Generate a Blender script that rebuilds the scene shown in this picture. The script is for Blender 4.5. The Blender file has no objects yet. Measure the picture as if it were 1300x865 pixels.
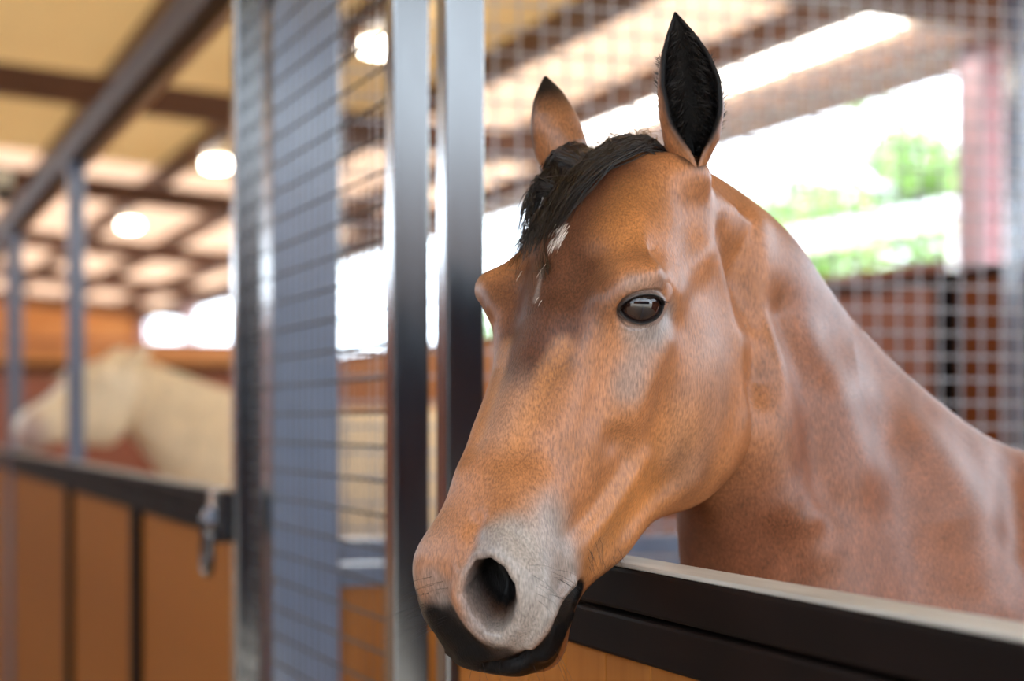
import bpy, bmesh, math, random
import numpy as np
from mathutils import Vector, Matrix
from mathutils.bvhtree import BVHTree

scn = bpy.context.scene
COL = scn.collection
rnd = random.Random(7)
np.random.seed(7)

# ------------------------------------------------------------------ camera
F, CX, HY = 2672.0, 650.0, 535.0          # focal length and horizon of the photograph, pixels of 1300x865
CAMZ = 1.52
TH = math.atan(850.0 / F)                  # heading of the camera off the aisle direction
CT, ST = math.cos(TH), math.sin(TH)
cd = bpy.data.cameras.new('camera')
cam = bpy.data.objects.new('camera', cd)
COL.objects.link(cam)
cd.sensor_width = 36.0
cd.lens = 36.0 * F / 1300.0
cd.shift_y = (HY - 432.5) / 1300.0
cd.clip_start = 0.05
cd.clip_end = 400
cd.dof.use_dof = True
cd.dof.focus_distance = 1.99
cd.dof.aperture_fstop = 3.3
cam.location = (0, 0, CAMZ)
cam.rotation_euler = (math.pi / 2, 0, -TH)
scn.camera = cam

# ------------------------------------------------------------------ sky, sun, exposure
w = bpy.data.worlds.new('sky')
scn.world = w
w.use_nodes = True
bg = w.node_tree.nodes['Background']
bg.inputs[0].default_value = (0.76, 0.88, 1.0, 1)
bg.inputs[1].default_value = 5.0
sd = bpy.data.lights.new('sun', 'SUN')
sun = bpy.data.objects.new('sun', sd)
COL.objects.link(sun)
sd.energy = 5.0
sd.angle = math.radians(1.0)
sd.color = (1.0, 0.95, 0.86)
sun.rotation_euler = (math.radians(-14), math.radians(33), 0)   # high, from the outer wall's side
vs = scn.view_settings
vs.view_transform = 'Standard'
vs.look = 'None'
vs.gamma = 1.0
vs.use_curve_mapping = False
vs.exposure = 0.5

# ------------------------------------------------------------------ helpers
def c2w(p):
    """camera axes (right, depth, up) -> world"""
    x, y, z = p
    return Vector((CT * x + ST * y, -ST * x + CT * y, CAMZ + z))

def c2w_dir(p):
    x, y, z = p
    return Vector((CT * x + ST * y, -ST * x + CT * y, z))

def ray(px, py):
    return c2w_dir(((px - CX) / F, 1.0, (HY - py) / F))

def P(px, py, depth):
    return c2w(((px - CX) / F * depth, depth, (HY - py) / F * depth))

def lin(c):
    return tuple(((v / 255.0) / 12.92) if v / 255.0 <= 0.04045 else ((v / 255.0 + 0.055) / 1.055) ** 2.4 for v in c[:3])

def new_mat(name, col, rough=0.5, metal=0.0, spec=0.5):
    m = bpy.data.materials.new(name)
    m.use_nodes = True
    b = m.node_tree.nodes['Principled BSDF']
    b.inputs['Base Color'].default_value = (*lin(col), 1)
    b.inputs['Roughness'].default_value = rough
    b.inputs['Metallic'].default_value = metal
    b.inputs['Specular IOR Level'].default_value = spec
    return m

def noisy(name, c1, c2, scale=(8, 8, 8), rough=0.5, metal=0.0, bump=0.0, detail=4, nscale=1.0, spec=0.5, rvar=0.0):
    """principled material whose colour and relief follow a stretched noise in object space"""
    m = new_mat(name, c1, rough, metal, spec)
    nt = m.node_tree
    b = nt.nodes['Principled BSDF']
    tc = nt.nodes.new('ShaderNodeTexCoord')
    mp = nt.nodes.new('ShaderNodeMapping')
    mp.inputs['Scale'].default_value = scale
    n = nt.nodes.new('ShaderNodeTexNoise')
    n.inputs['Scale'].default_value = nscale
    n.inputs['Detail'].default_value = detail
    n.inputs['Roughness'].default_value = 0.6
    r = nt.nodes.new('ShaderNodeValToRGB')
    r.color_ramp.elements[0].position = 0.3
    r.color_ramp.elements[1].position = 0.7
    r.color_ramp.elements[0].color = (*lin(c1), 1)
    r.color_ramp.elements[1].color = (*lin(c2), 1)
    nt.links.new(tc.outputs['Object'], mp.inputs['Vector'])
    nt.links.new(mp.outputs[0], n.inputs['Vector'])
    nt.links.new(n.outputs['Fac'], r.inputs[0])
    nt.links.new(r.outputs[0], b.inputs['Base Color'])
    if bump:
        bp = nt.nodes.new('ShaderNodeBump')
        bp.inputs['Strength'].default_value = bump
        bp.inputs['Distance'].default_value = 0.004
        nt.links.new(n.outputs['Fac'], bp.inputs['Height'])
        nt.links.new(bp.outputs[0], b.inputs['Normal'])
    if rvar:
        mr = nt.nodes.new('ShaderNodeMapRange')
        mr.inputs['To Min'].default_value = rough - rvar
        mr.inputs['To Max'].default_value = rough + rvar
        nt.links.new(n.outputs['Fac'], mr.inputs['Value'])
        nt.links.new(mr.outputs[0], b.inputs['Roughness'])
    return m

def emitter(name, col, strength):
    m = new_mat(name, col, 0.4)
    b = m.node_tree.nodes['Principled BSDF']
    b.inputs['Emission Color'].default_value = (*lin(col), 1)
    b.inputs['Emission Strength'].default_value = strength
    return m

M = dict(
    steel=noisy('dark_blue_painted_steel', (12, 16, 25), (20, 26, 37), (30, 30, 6), 0.18, 0.0, 0.02, rvar=0.06, spec=1.0),
    steel_blue=noisy('blue_grey_painted_steel', (84, 98, 122), (98, 112, 136), (20, 20, 5), 0.30, 0.0, 0.03, rvar=0.06, spec=0.8),
    column_blue=noisy('pale_blue_painted_steel', (92, 107, 134), (104, 120, 148), (20, 20, 5), 0.3, 0.0, 0.03, spec=0.7),
    bronze=noisy('bronze_painted_steel', (58, 38, 28), (72, 48, 36), (14, 14, 14), 0.45, 0.0, 0.05, rvar=0.08, spec=0.08),
    rail_black=noisy('black_brown_steel_rail', (15, 11, 10), (26, 18, 16), (12, 6, 12), 0.6, 0.0, 0.06, rvar=0.1, spec=0.05),
    rail_top=noisy('sky_paled_rail_top', (150, 148, 142), (178, 176, 170), (50, 6, 50), 0.5, 0.0, 0.1, rvar=0.08),  # pale because the sky's reflection is put into the colour
    wire=noisy('galvanised_wire', (186, 190, 200), (204, 208, 216), (30, 30, 30), 0.42, 0.0),
    wire_dark=noisy('dark_grey_wire', (64, 63, 63), (80, 78, 77), (30, 30, 30), 0.5, 0.2),
    plank=noisy('orange_stained_plank', (136, 82, 31), (160, 101, 44), (22, 22, 1.6), 0.75, 0.0, 0.12, spec=0.12),
    plank_b=noisy('brown_stained_plank', (104, 56, 26), (128, 70, 35), (22, 22, 1.6), 0.75, 0.0, 0.12, spec=0.12),
    plank_far=noisy('honey_wood_siding', (196, 128, 66), (214, 150, 86), (3, 3, 14), 0.6, 0.0, 0.05),
    plank_red=noisy('reddish_wood_siding', (140, 84, 62), (160, 100, 74), (3, 3, 14), 0.6, 0.0, 0.05),
    maroon=noisy('haze_paled_maroon_steel', (222, 188, 196), (232, 200, 206), (6, 6, 3), 0.5),  # pale from bright haze, put into the base colour
    rafter=noisy('brown_steel_rafter', (84, 50, 30), (98, 60, 38), (5, 5, 5), 0.5),
    ceil=noisy('tan_ceiling_panel', (222, 198, 158), (232, 210, 174), (1.2, 0.5, 1), 0.7, 0.0, 0.0),
    ceil_p=noisy('bloom_pale_ceiling_panel', (230, 206, 184), (238, 216, 196), (1.2, 0.5, 1), 0.7),  # paler copy for far and outer panels, bright bloom put into the colour
    sand=noisy('sandy_ground', (170, 160, 146), (194, 184, 170), (3, 3, 3), 0.9, 0.0, 0.3),
    floor=noisy('packed_dirt_and_shavings', (150, 130, 108), (178, 158, 134), (6, 6, 6), 0.9, 0.0, 0.4),
    lamp=emitter('lamp_glow', (255, 246, 232), 14.0),
    tube=emitter('tube_glow', (255, 252, 246), 7.0),
    housing=noisy('off_white_plastic', (214, 204, 176), (226, 216, 190), (20, 20, 20), 0.5),
    black_plastic=noisy('black_plastic', (20, 18, 18), (30, 28, 28), (20, 20, 20), 0.5),
    white_paint=noisy('white_painted_metal', (236, 238, 238), (246, 247, 246), (3, 3, 3), 0.5),
    leaf=noisy('leaf_green', (112, 152, 66), (150, 182, 96), (2, 2, 2), 0.6, 0.0),
    bark=noisy('bark', (110, 92, 76), (136, 116, 96), (8, 8, 2), 0.9, 0.0, 0.4),
    tan_batten=noisy('tan_wood_batten', (188, 146, 104), (206, 166, 124), (10, 2, 10), 0.6),
)

for k_ in ('steel', 'steel_blue', 'column_blue'):
    b_ = M[k_].node_tree.nodes['Principled BSDF']
    b_.inputs['Coat Weight'].default_value = 1.0
    b_.inputs['Coat IOR'].default_value = 1.6
    b_.inputs['Coat Roughness'].default_value = 0.14

def translucent(m, col, amt):
    """translucency added to brighten the ceiling: part of the daylight above comes through"""
    nt = m.node_tree
    b = nt.nodes['Principled BSDF']
    out = nt.nodes['Material Output']
    t = nt.nodes.new('ShaderNodeBsdfTranslucent')
    t.inputs[0].default_value = (*lin(col), 1)
    mx_ = nt.nodes.new('ShaderNodeMixShader')
    mx_.inputs[0].default_value = amt
    nt.links.new(b.outputs[0], mx_.inputs[1])
    nt.links.new(t.outputs[0], mx_.inputs[2])
    nt.links.new(mx_.outputs[0], out.inputs['Surface'])
translucent(M['ceil'], (238, 218, 180), 0.25)  # daylight let through, added to brighten the ceiling
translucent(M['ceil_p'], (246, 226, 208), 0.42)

def tag(o, label, cat, group=None):
    o['label'] = label
    o['category'] = cat
    if group:
        o['group'] = group
    return o

def empty(name, loc):
    o = bpy.data.objects.new(name, None)
    o.empty_display_size = 0.1
    o.location = loc
    COL.objects.link(o)
    return o

WLOC = {}
def link(name, me, mat, parent=None, smooth=False, origin=None):
    """mesh given in world coordinates -> object, child of parent when given"""
    o = bpy.data.objects.new(name, me)
    COL.objects.link(o)
    if mat is not None:
        me.materials.append(mat)
    org = Vector(origin) if origin is not None else (parent.location.copy() if (parent and parent.type == 'EMPTY') else Vector((0, 0, 0)))
    if parent is not None:
        o.parent = parent
        pl = WLOC.get(parent.name, parent.location.copy())
        me.transform(Matrix.Translation(-org))
        o.location = org - pl
    else:
        me.transform(Matrix.Translation(-org))
        o.location = org
    WLOC[o.name] = org
    if smooth:
        me.polygons.foreach_set('use_smooth', np.ones(len(me.polygons), dtype=bool))
    return o

def add_box(bm, x0, x1, y0, y1, z0, z1):
    vs_ = [bm.verts.new(v) for v in ((x0, y0, z0), (x1, y0, z0), (x1, y1, z0), (x0, y1, z0),
                                     (x0, y0, z1), (x1, y0, z1), (x1, y1, z1), (x0, y1, z1))]
    for f in ((0, 3, 2, 1), (4, 5, 6, 7), (0, 1, 5, 4), (1, 2, 6, 5), (2, 3, 7, 6), (3, 0, 4, 7)):
        bm.faces.new([vs_[i] for i in f])

def bm_mesh(bm, name, bevel=0.0, seg=2):
    if bevel:
        bmesh.ops.bevel(bm, geom=bm.edges[:], offset=bevel, segments=seg, profile=0.5, affect='EDGES')
    bm.normal_update()
    me = bpy.data.meshes.new(name)
    bm.to_mesh(me)
    bm.free()
    return me

def box(name, xs, ys, zs, mat, parent=None, bevel=0.003, centre=True):
    x0, x1 = sorted(xs); y0, y1 = sorted(ys); z0, z1 = sorted(zs)
    bm = bmesh.new()
    add_box(bm, x0, x1, y0, y1, z0, z1)
    me = bm_mesh(bm, name, min(bevel, 0.3 * min(x1 - x0, y1 - y0, z1 - z0)))
    org = ((x0 + x1) / 2, (y0 + y1) / 2, z0) if centre else None
    return link(name, me, mat, parent, origin=org)

def add_tube(bm, pts, rad, sides=6, cap=True):
    """round bar through pts; rad a number or one per point"""
    pts = [Vector(p) for p in pts]
    n = len(pts)
    if not hasattr(rad, '__len__'):
        rad = [rad] * n
    t0 = (pts[1] - pts[0]).normalized()
    ref = Vector((0, 0, 1)) if abs(t0.z) < 0.9 else Vector((1, 0, 0))
    nx = t0.cross(ref).normalized()
    rings = []
    for i, p in enumerate(pts):
        t = (pts[min(i + 1, n - 1)] - pts[max(i - 1, 0)]).normalized()
        nx = (nx - t * nx.dot(t)).normalized()
        ny = t.cross(nx)
        rings.append([bm.verts.new(p + (nx * math.cos(2 * math.pi * k / sides) + ny * math.sin(2 * math.pi * k / sides)) * rad[i]) for k in range(sides)])
    for i in range(n - 1):
        for k in range(sides):
            bm.faces.new((rings[i][k], rings[i][(k + 1) % sides], rings[i + 1][(k + 1) % sides], rings[i + 1][k]))
    if cap:
        bm.faces.new(rings[0][::-1])
        bm.faces.new(rings[-1])

def wire_mesh(name, fixed_axis, fixed, a0, a1, z0, z1, pitch, r, mat, parent, start=None, rh=None):
    """welded wire panel in the plane axis=fixed: verticals and horizontals, real round wires"""
    bm = bmesh.new()
    def pt(a, z, d=0.0):
        return (fixed + d, a, z) if fixed_axis == 'x' else (a, fixed + d, z)
    a = a0 + (pitch / 2 if start is None else start)
    while a < a1:
        add_tube(bm, [pt(a, z0), pt(a, z1)], r, 5)
        a += pitch
    z = z0 + pitch / 2
    while z < z1:
        add_tube(bm, [pt(a0, z, r + (rh or r)), pt(a1, z, r + (rh or r))], rh or r, 5)
        z += pitch
    o = link(name, bm_mesh(bm, name), mat, parent, smooth=True)
    o['kind'] = 'stuff'
    return o

def struct(o):
    o['kind'] = 'structure'
    return o
# ------------------------------------------------------------------ the barn
X0 = 0.728            # aisle face of the stall fronts
X1 = X0 + 0.051
XB = 4.40             # inner face of the outer wall
YEND = 34.0
RM, RZ = 0.09, 3.78   # roof falls 0.09 per metre towards the outer wall
def roof_z(x):
    return RZ - RM * x

struct(box('floor', (-4.2, 4.55), (-3.0, YEND), (-0.12, 0.0), M['floor'], bevel=0))
gr = box('ground', (-60, 90), (-60, 130), (-0.4, -0.125), M['sand'], bevel=0)
struct(gr)

# ceiling: panels between rafters, purlins under the panels
def slope_box(name, x0, x1, y0, y1, drop, thick, mat, parent):
    bm = bmesh.new()
    v = []
    for (x, y) in ((x0, y0), (x1, y0), (x1, y1), (x0, y1)):
        v.append(bm.verts.new((x, y, roof_z(x) - drop - thick)))
    for (x, y) in ((x0, y0), (x1, y0), (x1, y1), (x0, y1)):
        v.append(bm.verts.new((x, y, roof_z(x) - drop)))
    for f in ((0, 3, 2, 1), (4, 5, 6, 7), (0, 1, 5, 4), (1, 2, 6, 5), (2, 3, 7, 6), (3, 0, 4, 7)):
        bm.faces.new([v[i] for i in f])
    return link(name, bm_mesh(bm, name), mat, parent, origin=((x0 + x1) / 2, (y0 + y1) / 2, roof_z((x0 + x1) / 2)))

ceiling = slope_box('ceiling', 5.04, 5.20, -2.5, YEND + 0.5, -0.06, 0.16, M['rafter'], None)
struct(ceiling)
RAFT = [-2.2, 2.6, 7.4, 12.3, 17.0, 21.9, 26.8, 31.5]
PURL = [-4.15, -3.2, -2.2, -1.3, -0.35, 0.6, 1.55, 2.45, 3.3, 4.15, 5.0]
edges_y = [-2.5] + RAFT + [YEND]
for i in range(len(edges_y) - 1):
    for j in range(len(PURL) - 1):
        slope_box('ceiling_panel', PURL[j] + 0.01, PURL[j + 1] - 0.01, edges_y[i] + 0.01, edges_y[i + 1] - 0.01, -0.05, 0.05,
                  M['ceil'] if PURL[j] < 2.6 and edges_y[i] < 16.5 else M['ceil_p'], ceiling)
for x in PURL:
    slope_box('purlin', x - 0.04, x + 0.04, -2.5, YEND, 0.0, 0.15, M['rafter'], ceiling)
for y in RAFT:
    slope_box('rafter', -4.1, 5.0, y - 0.075, y + 0.075, 0.15, 0.17, M['rafter'], ceiling)

# outer wall: boards to 2.13 m, open above, header under the eave
wall = box('wall_back', (XB + 0.025, XB + 0.10), (-1.0, YEND), (0.0, 2.08), M['plank_red'], bevel=0)
struct(wall)
for y0, y1, kind in ((-1.0, 7.74, 'v'), (7.86, 12.2, 'h'), (12.2, YEND, 'far')):
    if kind == 'v':
        y = y0 + 0.0
        while y < y1 - 0.02:
            box('plank', (XB, XB + 0.024), (y, min(y + 0.122, y1)), (0.0, 2.10), M['plank_b'], wall, 0.003)
            y += 0.126
    elif kind == 'h':
        z = 0.0
        while z < 2.1:
            box('plank', (XB, XB + 0.024), (y0, y1), (z, z + 0.134), M['plank_red'], wall, 0.003)
            z += 0.138
    else:
        z = 0.0
        while z < 2.1:
            box('plank', (XB, XB + 0.024), (y0, y1), (z, z + 0.30), M['plank_far'], wall, 0.003)
            z += 0.304
box('wall_cap', (XB - 0.004, XB + 0.11), (-1.0, YEND), (2.10, 2.15), M['rail_black'], wall)
box('wall_post', (XB - 0.05, XB), (7.74, 7.86), (0.0, 2.10), M['rail_black'], wall)
box('eave_header', (XB + 0.05, XB + 0.20), (-1.0, YEND), (3.09, 3.23), M['rafter'], ceiling)

for i, (y, lab) in enumerate(((7.86, 'haze-pale maroon steel column beside a blue-grey post behind the brown boards'),
                              (12.5, 'faded maroon steel column standing behind the bay horse\'s head'),
                              (17.75, 'haze-pale maroon steel column seen through the open wire door'),
                              (22.7, 'haze-pale maroon steel column hidden behind the blue-grey corner post'),
                              (29.4, 'far maroon steel column between two bright wall openings'),
                              (33.8, 'maroon steel column at the far barn corner'))):
    c = empty('steel_column', (XB + 0.22, y, 0))
    tag(c, lab, 'column', 'maroon columns along the outer wall')
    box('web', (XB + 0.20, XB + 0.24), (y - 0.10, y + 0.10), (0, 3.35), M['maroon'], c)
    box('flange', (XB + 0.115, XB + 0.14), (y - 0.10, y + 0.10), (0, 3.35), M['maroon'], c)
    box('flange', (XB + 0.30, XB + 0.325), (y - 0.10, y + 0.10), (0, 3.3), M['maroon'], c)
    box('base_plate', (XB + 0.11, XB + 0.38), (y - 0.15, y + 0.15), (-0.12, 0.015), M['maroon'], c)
pb = empty('stall_post', (XB - 0.125, 7.03, 0))
tag(pb, 'blue-grey square post against the brown plank wall beside a maroon column', 'post')
box('shaft', (XB - 0.175, XB - 0.075), (6.98, 7.08), (0.01, 3.30), M['steel_blue'], pb)
box('foot_plate', (XB - 0.2, XB - 0.07), (6.92, 7.14), (0, 0.012), M['steel_blue'], pb)

# invented wall across the aisle, unseen, shapes what the steel reflects
wl_ = box('wall_left_added', (-4.30, -4.22), (-1.0, YEND), (0.0, 3.15), M['plank_red'], bevel=0)
struct(wl_)
for k in range(9):
    box('rail', (-4.219, -4.19), (-1.0, YEND), (.34 * k, .34 * k + .03), M['rail_black'], wl_, 0.003)
# far cross wall and end wall
wf = box('wall_cross', (0.80, XB - 0.01), (20.0, 20.08), (0.0, 2.28), M['plank_red'], bevel=0)
struct(wf)
for k in range(8):
    box('plank', (0.80, XB - 0.01), (19.97, 19.998), (0.28 * k, 0.28 * k + 0.272), M['plank_far'] if k > 6 else M['plank_red'], wf, 0.004)
box('rail', (0.80, XB - 0.01), (19.94, 19.968), (1.98, 2.06), M['rail_black'], wf)
we = slope_box('wall_end', -4.1, XB + 0.2, YEND - 0.12, YEND, 0.0, 3.9, M['plank_far'], None)
struct(we)
box('rail', (-4.1, XB + 0.1), (YEND - 0.18, YEND - 0.122), (2.1, 2.25), M['rail_black'], we)

# ------------------------------------------------------------------ stall fronts
def stall_front(y0, y1, label, posts=()):
    t = empty('half_wall', (X0 + 0.025, (y0 + y1) / 2, 0))
    tag(t, label, 'half wall')
    ybreaks = [y0] + [p for p in posts if y0 < p < y1] + [y1]
    tr = box('top_rail', (X0, X1), (y0, y1), (1.334, 1.376), M['rail_black'], t, 0.004)
    box('sky_lit_cap', (X0 + 0.002, X1 - 0.002), (y0, y1), (1.376, 1.381), M['rail_top'], tr, 0.002)  # thin pale strip standing in for sky light on the rail top
    box('lower_rail', (X0, X1), (y0, y1), (1.287, 1.330), M['rail_black'], t, 0.004)
    box('bottom_rail', (X0, X1), (y0, y1), (0.06, 0.11), M['rail_black'], t, 0.004)
    cache = {}
    y = y0
    k = 0
    while y < y1 - 0.015:
        wd = min(0.124, y1 - y)
        key = round(wd, 3)
        if key not in cache:
            cache[key] = box('plank', (X0 + 0.016, X0 + 0.036), (y, y + wd), (0.11, 1.290), (M['plank'], M['plank_b'])[0], t, 0.0022)
        else:
            src = cache[key]
            o = src.copy()
            COL.objects.link(o)
            o.location.y = y + wd / 2 - t.location.y
        y += 0.126
        k += 1
    return t

sf = stall_front(-1.0, 2.56, 'plank-faced half wall with dark double rail below the bay horse')
sf2 = stall_front(4.20, 9.90, 'plank-faced half wall with dark rail before the cream horse')
for y in (5.56, 7.28):
    box('stile', (X0 - 0.004, X1), (y - 0.06, y + 0.06), (0.05, 1.30), M['rail_black'], sf2, 0.003)
sf3 = stall_front(9.98, 19.9, 'far plank-faced half wall beyond the last blue post')
hb = empty('header_beam', (X0, 9.0, 2.40))
tag(hb, 'long glossy bronze header beam over the stall fronts', 'beam')
box('tube', (X0, X1), (-1.0, 33.8), (2.40, 2.49), M['bronze'], hb, 0.006)
box('batten', (X1, X1 + 0.022), (-1.0, 33.8), (2.385, 2.43), M['tan_batten'], hb, 0.002)
def square_post(name, x, y, z0, z1, wdt, mat, label, cat='post', group=None):
    t = empty(name, (x, y, 0))
    tag(t, label, cat, group)
    box('shaft', (x - wdt / 2, x + wdt / 2), (y - wdt / 2, y + wdt / 2), (z0, z1), mat, t, 0.004)
    box('collar', (x - wdt / 2 - 0.006, x + wdt / 2 + 0.006), (y - wdt / 2 - 0.006, y + wdt / 2 + 0.006), (z1 - 0.03, z1), mat, t, 0.002)
    return t
square_post('stall_post', X0 + 0.0255, 7.25, 1.381, 2.40, 0.055, M['steel_blue'], 'blue-grey post on the rail before the cream horse\'s head')
square_post('stall_post', X0 + 0.0255, 9.94, 0.0, 2.40, 0.07, M['steel_blue'], 'blue-grey post past the cream horse at the end of its rail')
jp = empty('jamb_post', (X0 + 0.025, 2.587, 0))
tag(jp, 'dark blue steel door post right behind the bay horse\'s face', 'post')
box('shaft', (X0, X1), (2.562, 2.613), (0.012, 2.395), M['steel'], jp, 0.004)
box('foot_plate', (X0 - 0.03, X1 + 0.03), (2.565, 2.64), (0, 0.012), M['steel'], jp, 0.002)

# wire door
DY0, DY1 = 2.828, 4.112
dr = empty('stall_door', (X0 + 0.025, (DY0 + DY1) / 2, 0.03))
tag(dr, 'dark blue steel framed wire mesh stall door with a hanging latch', 'door')
box('stile', (X0, X1), (DY0, DY0 + 0.054), (0.03, 2.395), M['steel'], dr, 0.004)
st2 = box('stile', (X0, X1), (DY1 - 0.052, DY1), (0.03, 2.395), M['steel'], dr, 0.004)
box('top_bar', (X0, X1), (DY0 + 0.054, DY1 - 0.052), (2.34, 2.395), M['steel'], dr, 0.004)
box('bottom_bar', (X0, X1), (DY0 + 0.054, DY1 - 0.052), (0.03, 0.09), M['steel'], dr, 0.004)
wire_mesh('wire_mesh', 'x', X0 + 0.027, DY0 + 0.05, DY1 - 0.05, 0.085, 2.345, 0.0508, 0.0013, M['wire_dark'], dr, rh=0.0024)
for yy in (3.0, 3.9):
    box('hanger', (X0 + 0.012, X0 + 0.03), (yy - 0.03, yy + 0.03), (2.38, 2.399), M['steel'], dr, 0.002)
# latch: keeper block on the far stile with a hanging loop handle
lt = box('latch', (X0 - 0.035, X0), (DY1 - 0.01, DY1 + 0.055), (1.28, 1.385), M['steel'], dr, 0.006)
bm = bmesh.new()
hp = []
zc, xx = 1.335, X0 - 0.046
for a in range(0, 17):
    t = a / 16.0
    if t < 0.4:
        hp.append((xx, DY1 + 0.045 - 0.012 * (1 - t / .4), zc - t / 0.4 * 0.085))
    elif t < 0.75:
        q = (t - 0.4) / 0.35 * math.pi
        hp.append((xx, DY1 + 0.005 + 0.040 * math.cos(q), zc - 0.085 - 0.030 * math.sin(q)))
    else:
        hp.append((xx, DY1 - 0.035, zc - 0.085 + (t - 0.75) / 0.25 * 0.06))
add_tube(bm, hp, 0.009, 8)
link('handle', bm_mesh(bm, 'handle'), M['steel'], lt, smooth=True, origin=(xx, DY1, zc))
box('pivot_bolt', (X0 - 0.052, X0 - 0.03), (DY1 - 0.012, DY1 + 0.012), (zc - 0.014, zc + 0.014), M['steel_blue'], lt, 0.004)

# corner column and divider behind the door
col = empty('corner_column', (0.868, 4.125, 0))
tag(col, 'wide blue-grey steel column behind the wire door', 'column')
box('shaft', (0.80, 0.936), (4.06, 4.19), (0.015, 3.50), M['column_blue'], col, 0.006)
box('base_plate', (0.782, 0.98), (4.02, 4.23), (0, 0.015), M['steel_blue'], col, 0.002)
dv = empty('stall_divider', (2.65, 4.09, 0))
tag(dv, 'stall divider of galvanised wire mesh over planks behind the bay horse', 'divider')
box('top_rail', (0.94, XB - 0.01), (4.07, 4.12), (1.24, 1.285), M['steel_blue'], dv, 0.004)
box('lower_rail', (0.94, XB - 0.01), (4.07, 4.12), (1.192, 1.236), M['steel_blue'], dv, 0.004)
box('top_bar', (0.94, XB - 0.01), (4.07, 4.12), (2.56, 2.61), M['steel_blue'], dv, 0.004)
box('end_post', (XB - 0.06, XB - 0.008), (4.065, 4.125), (0.0, 2.61), M['steel_blue'], dv, 0.004)
x = 0.94
src = None
while x < XB - 0.07:
    if src is None:
        src = box('plank', (x, x + 0.123), (4.085, 4.106), (0.03, 1.195), M['plank'], dv, 0.0025)
    else:
        o = src.copy(); COL.objects.link(o); o.location.x = x + 0.0615 - dv.location.x
    x += 0.126
wire_mesh('wire_mesh', 'y', 4.09, 0.935, XB - 0.05, 1.28, 2.57, 0.0508, 0.0027, M['wire'], dv)

# ------------------------------------------------------------------ lamps, camera box
for px, py, dep, lab in ((482, 62, 10.3, 'glowing dome lamp under the roof seen through the wire door'), (275, 210, 15.0, 'glowing dome lamp under the roof next to the door\'s far stile'), (165, 287, 19.6, 'glowing dome lamp under the roof beyond the blue-grey post')):
    p = P(px, py, dep)
    t = empty('barn_lamp', p)
    tag(t, lab, 'lamp', 'dome lamps in a row under the roof')
    bm = bmesh.new()
    prof = [(0.0, -0.034), (0.05, -0.031), (0.085, -0.02), (0.096, -0.004), (0.096, 0.012), (0.085, 0.035)]
    rings = [[bm.verts.new((p.x + r * math.cos(2 * math.pi * q / 20), p.y + r * math.sin(2 * math.pi * q / 20), p.z + z)) for q in range(20)] if r > 0 else [bm.verts.new((p.x, p.y, p.z + z))] for r, z in prof]
    for i in range(len(rings) - 1):
        for q in range(20):
            if len(rings[i]) == 1:
                bm.faces.new((rings[i][0], rings[i + 1][q], rings[i + 1][(q + 1) % 20])[::-1])
            else:
                bm.faces.new((rings[i][q], rings[i][(q + 1) % 20], rings[i + 1][(q + 1) % 20], rings[i + 1][q])[::-1])
    bm.faces.new(rings[-1])
    link('bulb_dome', bm_mesh(bm, 'bulb_dome'), M['lamp'], t, smooth=True)
    box('housing', (p.x - 0.07, p.x + 0.07), (p.y - 0.07, p.y + 0.07), (p.z + 0.033, p.z + 0.10), M['housing'], t, 0.02)
    bm = bmesh.new()
    add_tube(bm, [(p.x, p.y, p.z + 0.09), (p.x, p.y, roof_z(p.x))], 0.008, 8)
    link('stem', bm_mesh(bm, 'stem'), M['housing'], t, smooth=True)
tl = empty('tube_light', (4.28, 10.2, 3.2))
tag(tl, 'long glowing white tube light along the eave above the wall opening', 'light')
YA, YB = 7.5, 12.0
box('housing', (4.26, 4.33), (YA - 0.02, YB + 0.02), (3.29, 3.33), M['housing'], tl, 0.004)
bm = bmesh.new()
add_tube(bm, [(4.28, YA, 3.245), (4.28, YB, 3.245)], 0.042, 14)
link('tube', bm_mesh(bm, 'tube'), M['tube'], tl, smooth=True)
cb = empty('speaker_box', P(40, 232, 9.4))
tag(cb, 'small off-white box mounted on the bronze header beam', 'box')
q = cb.location
q.x = X0 - 0.06
box('case', (q.x - 0.07, q.x + 0.05), (q.y - 0.07, q.y + 0.07), (q.z - 0.03, q.z + 0.05), M['housing'], cb, 0.012)
box('bracket', (q.x - 0.03, X0 + 0.001), (q.y - 0.02, q.y + 0.02), (q.z - 0.09, q.z - 0.03), M['black_plastic'], cb, 0.004)

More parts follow.
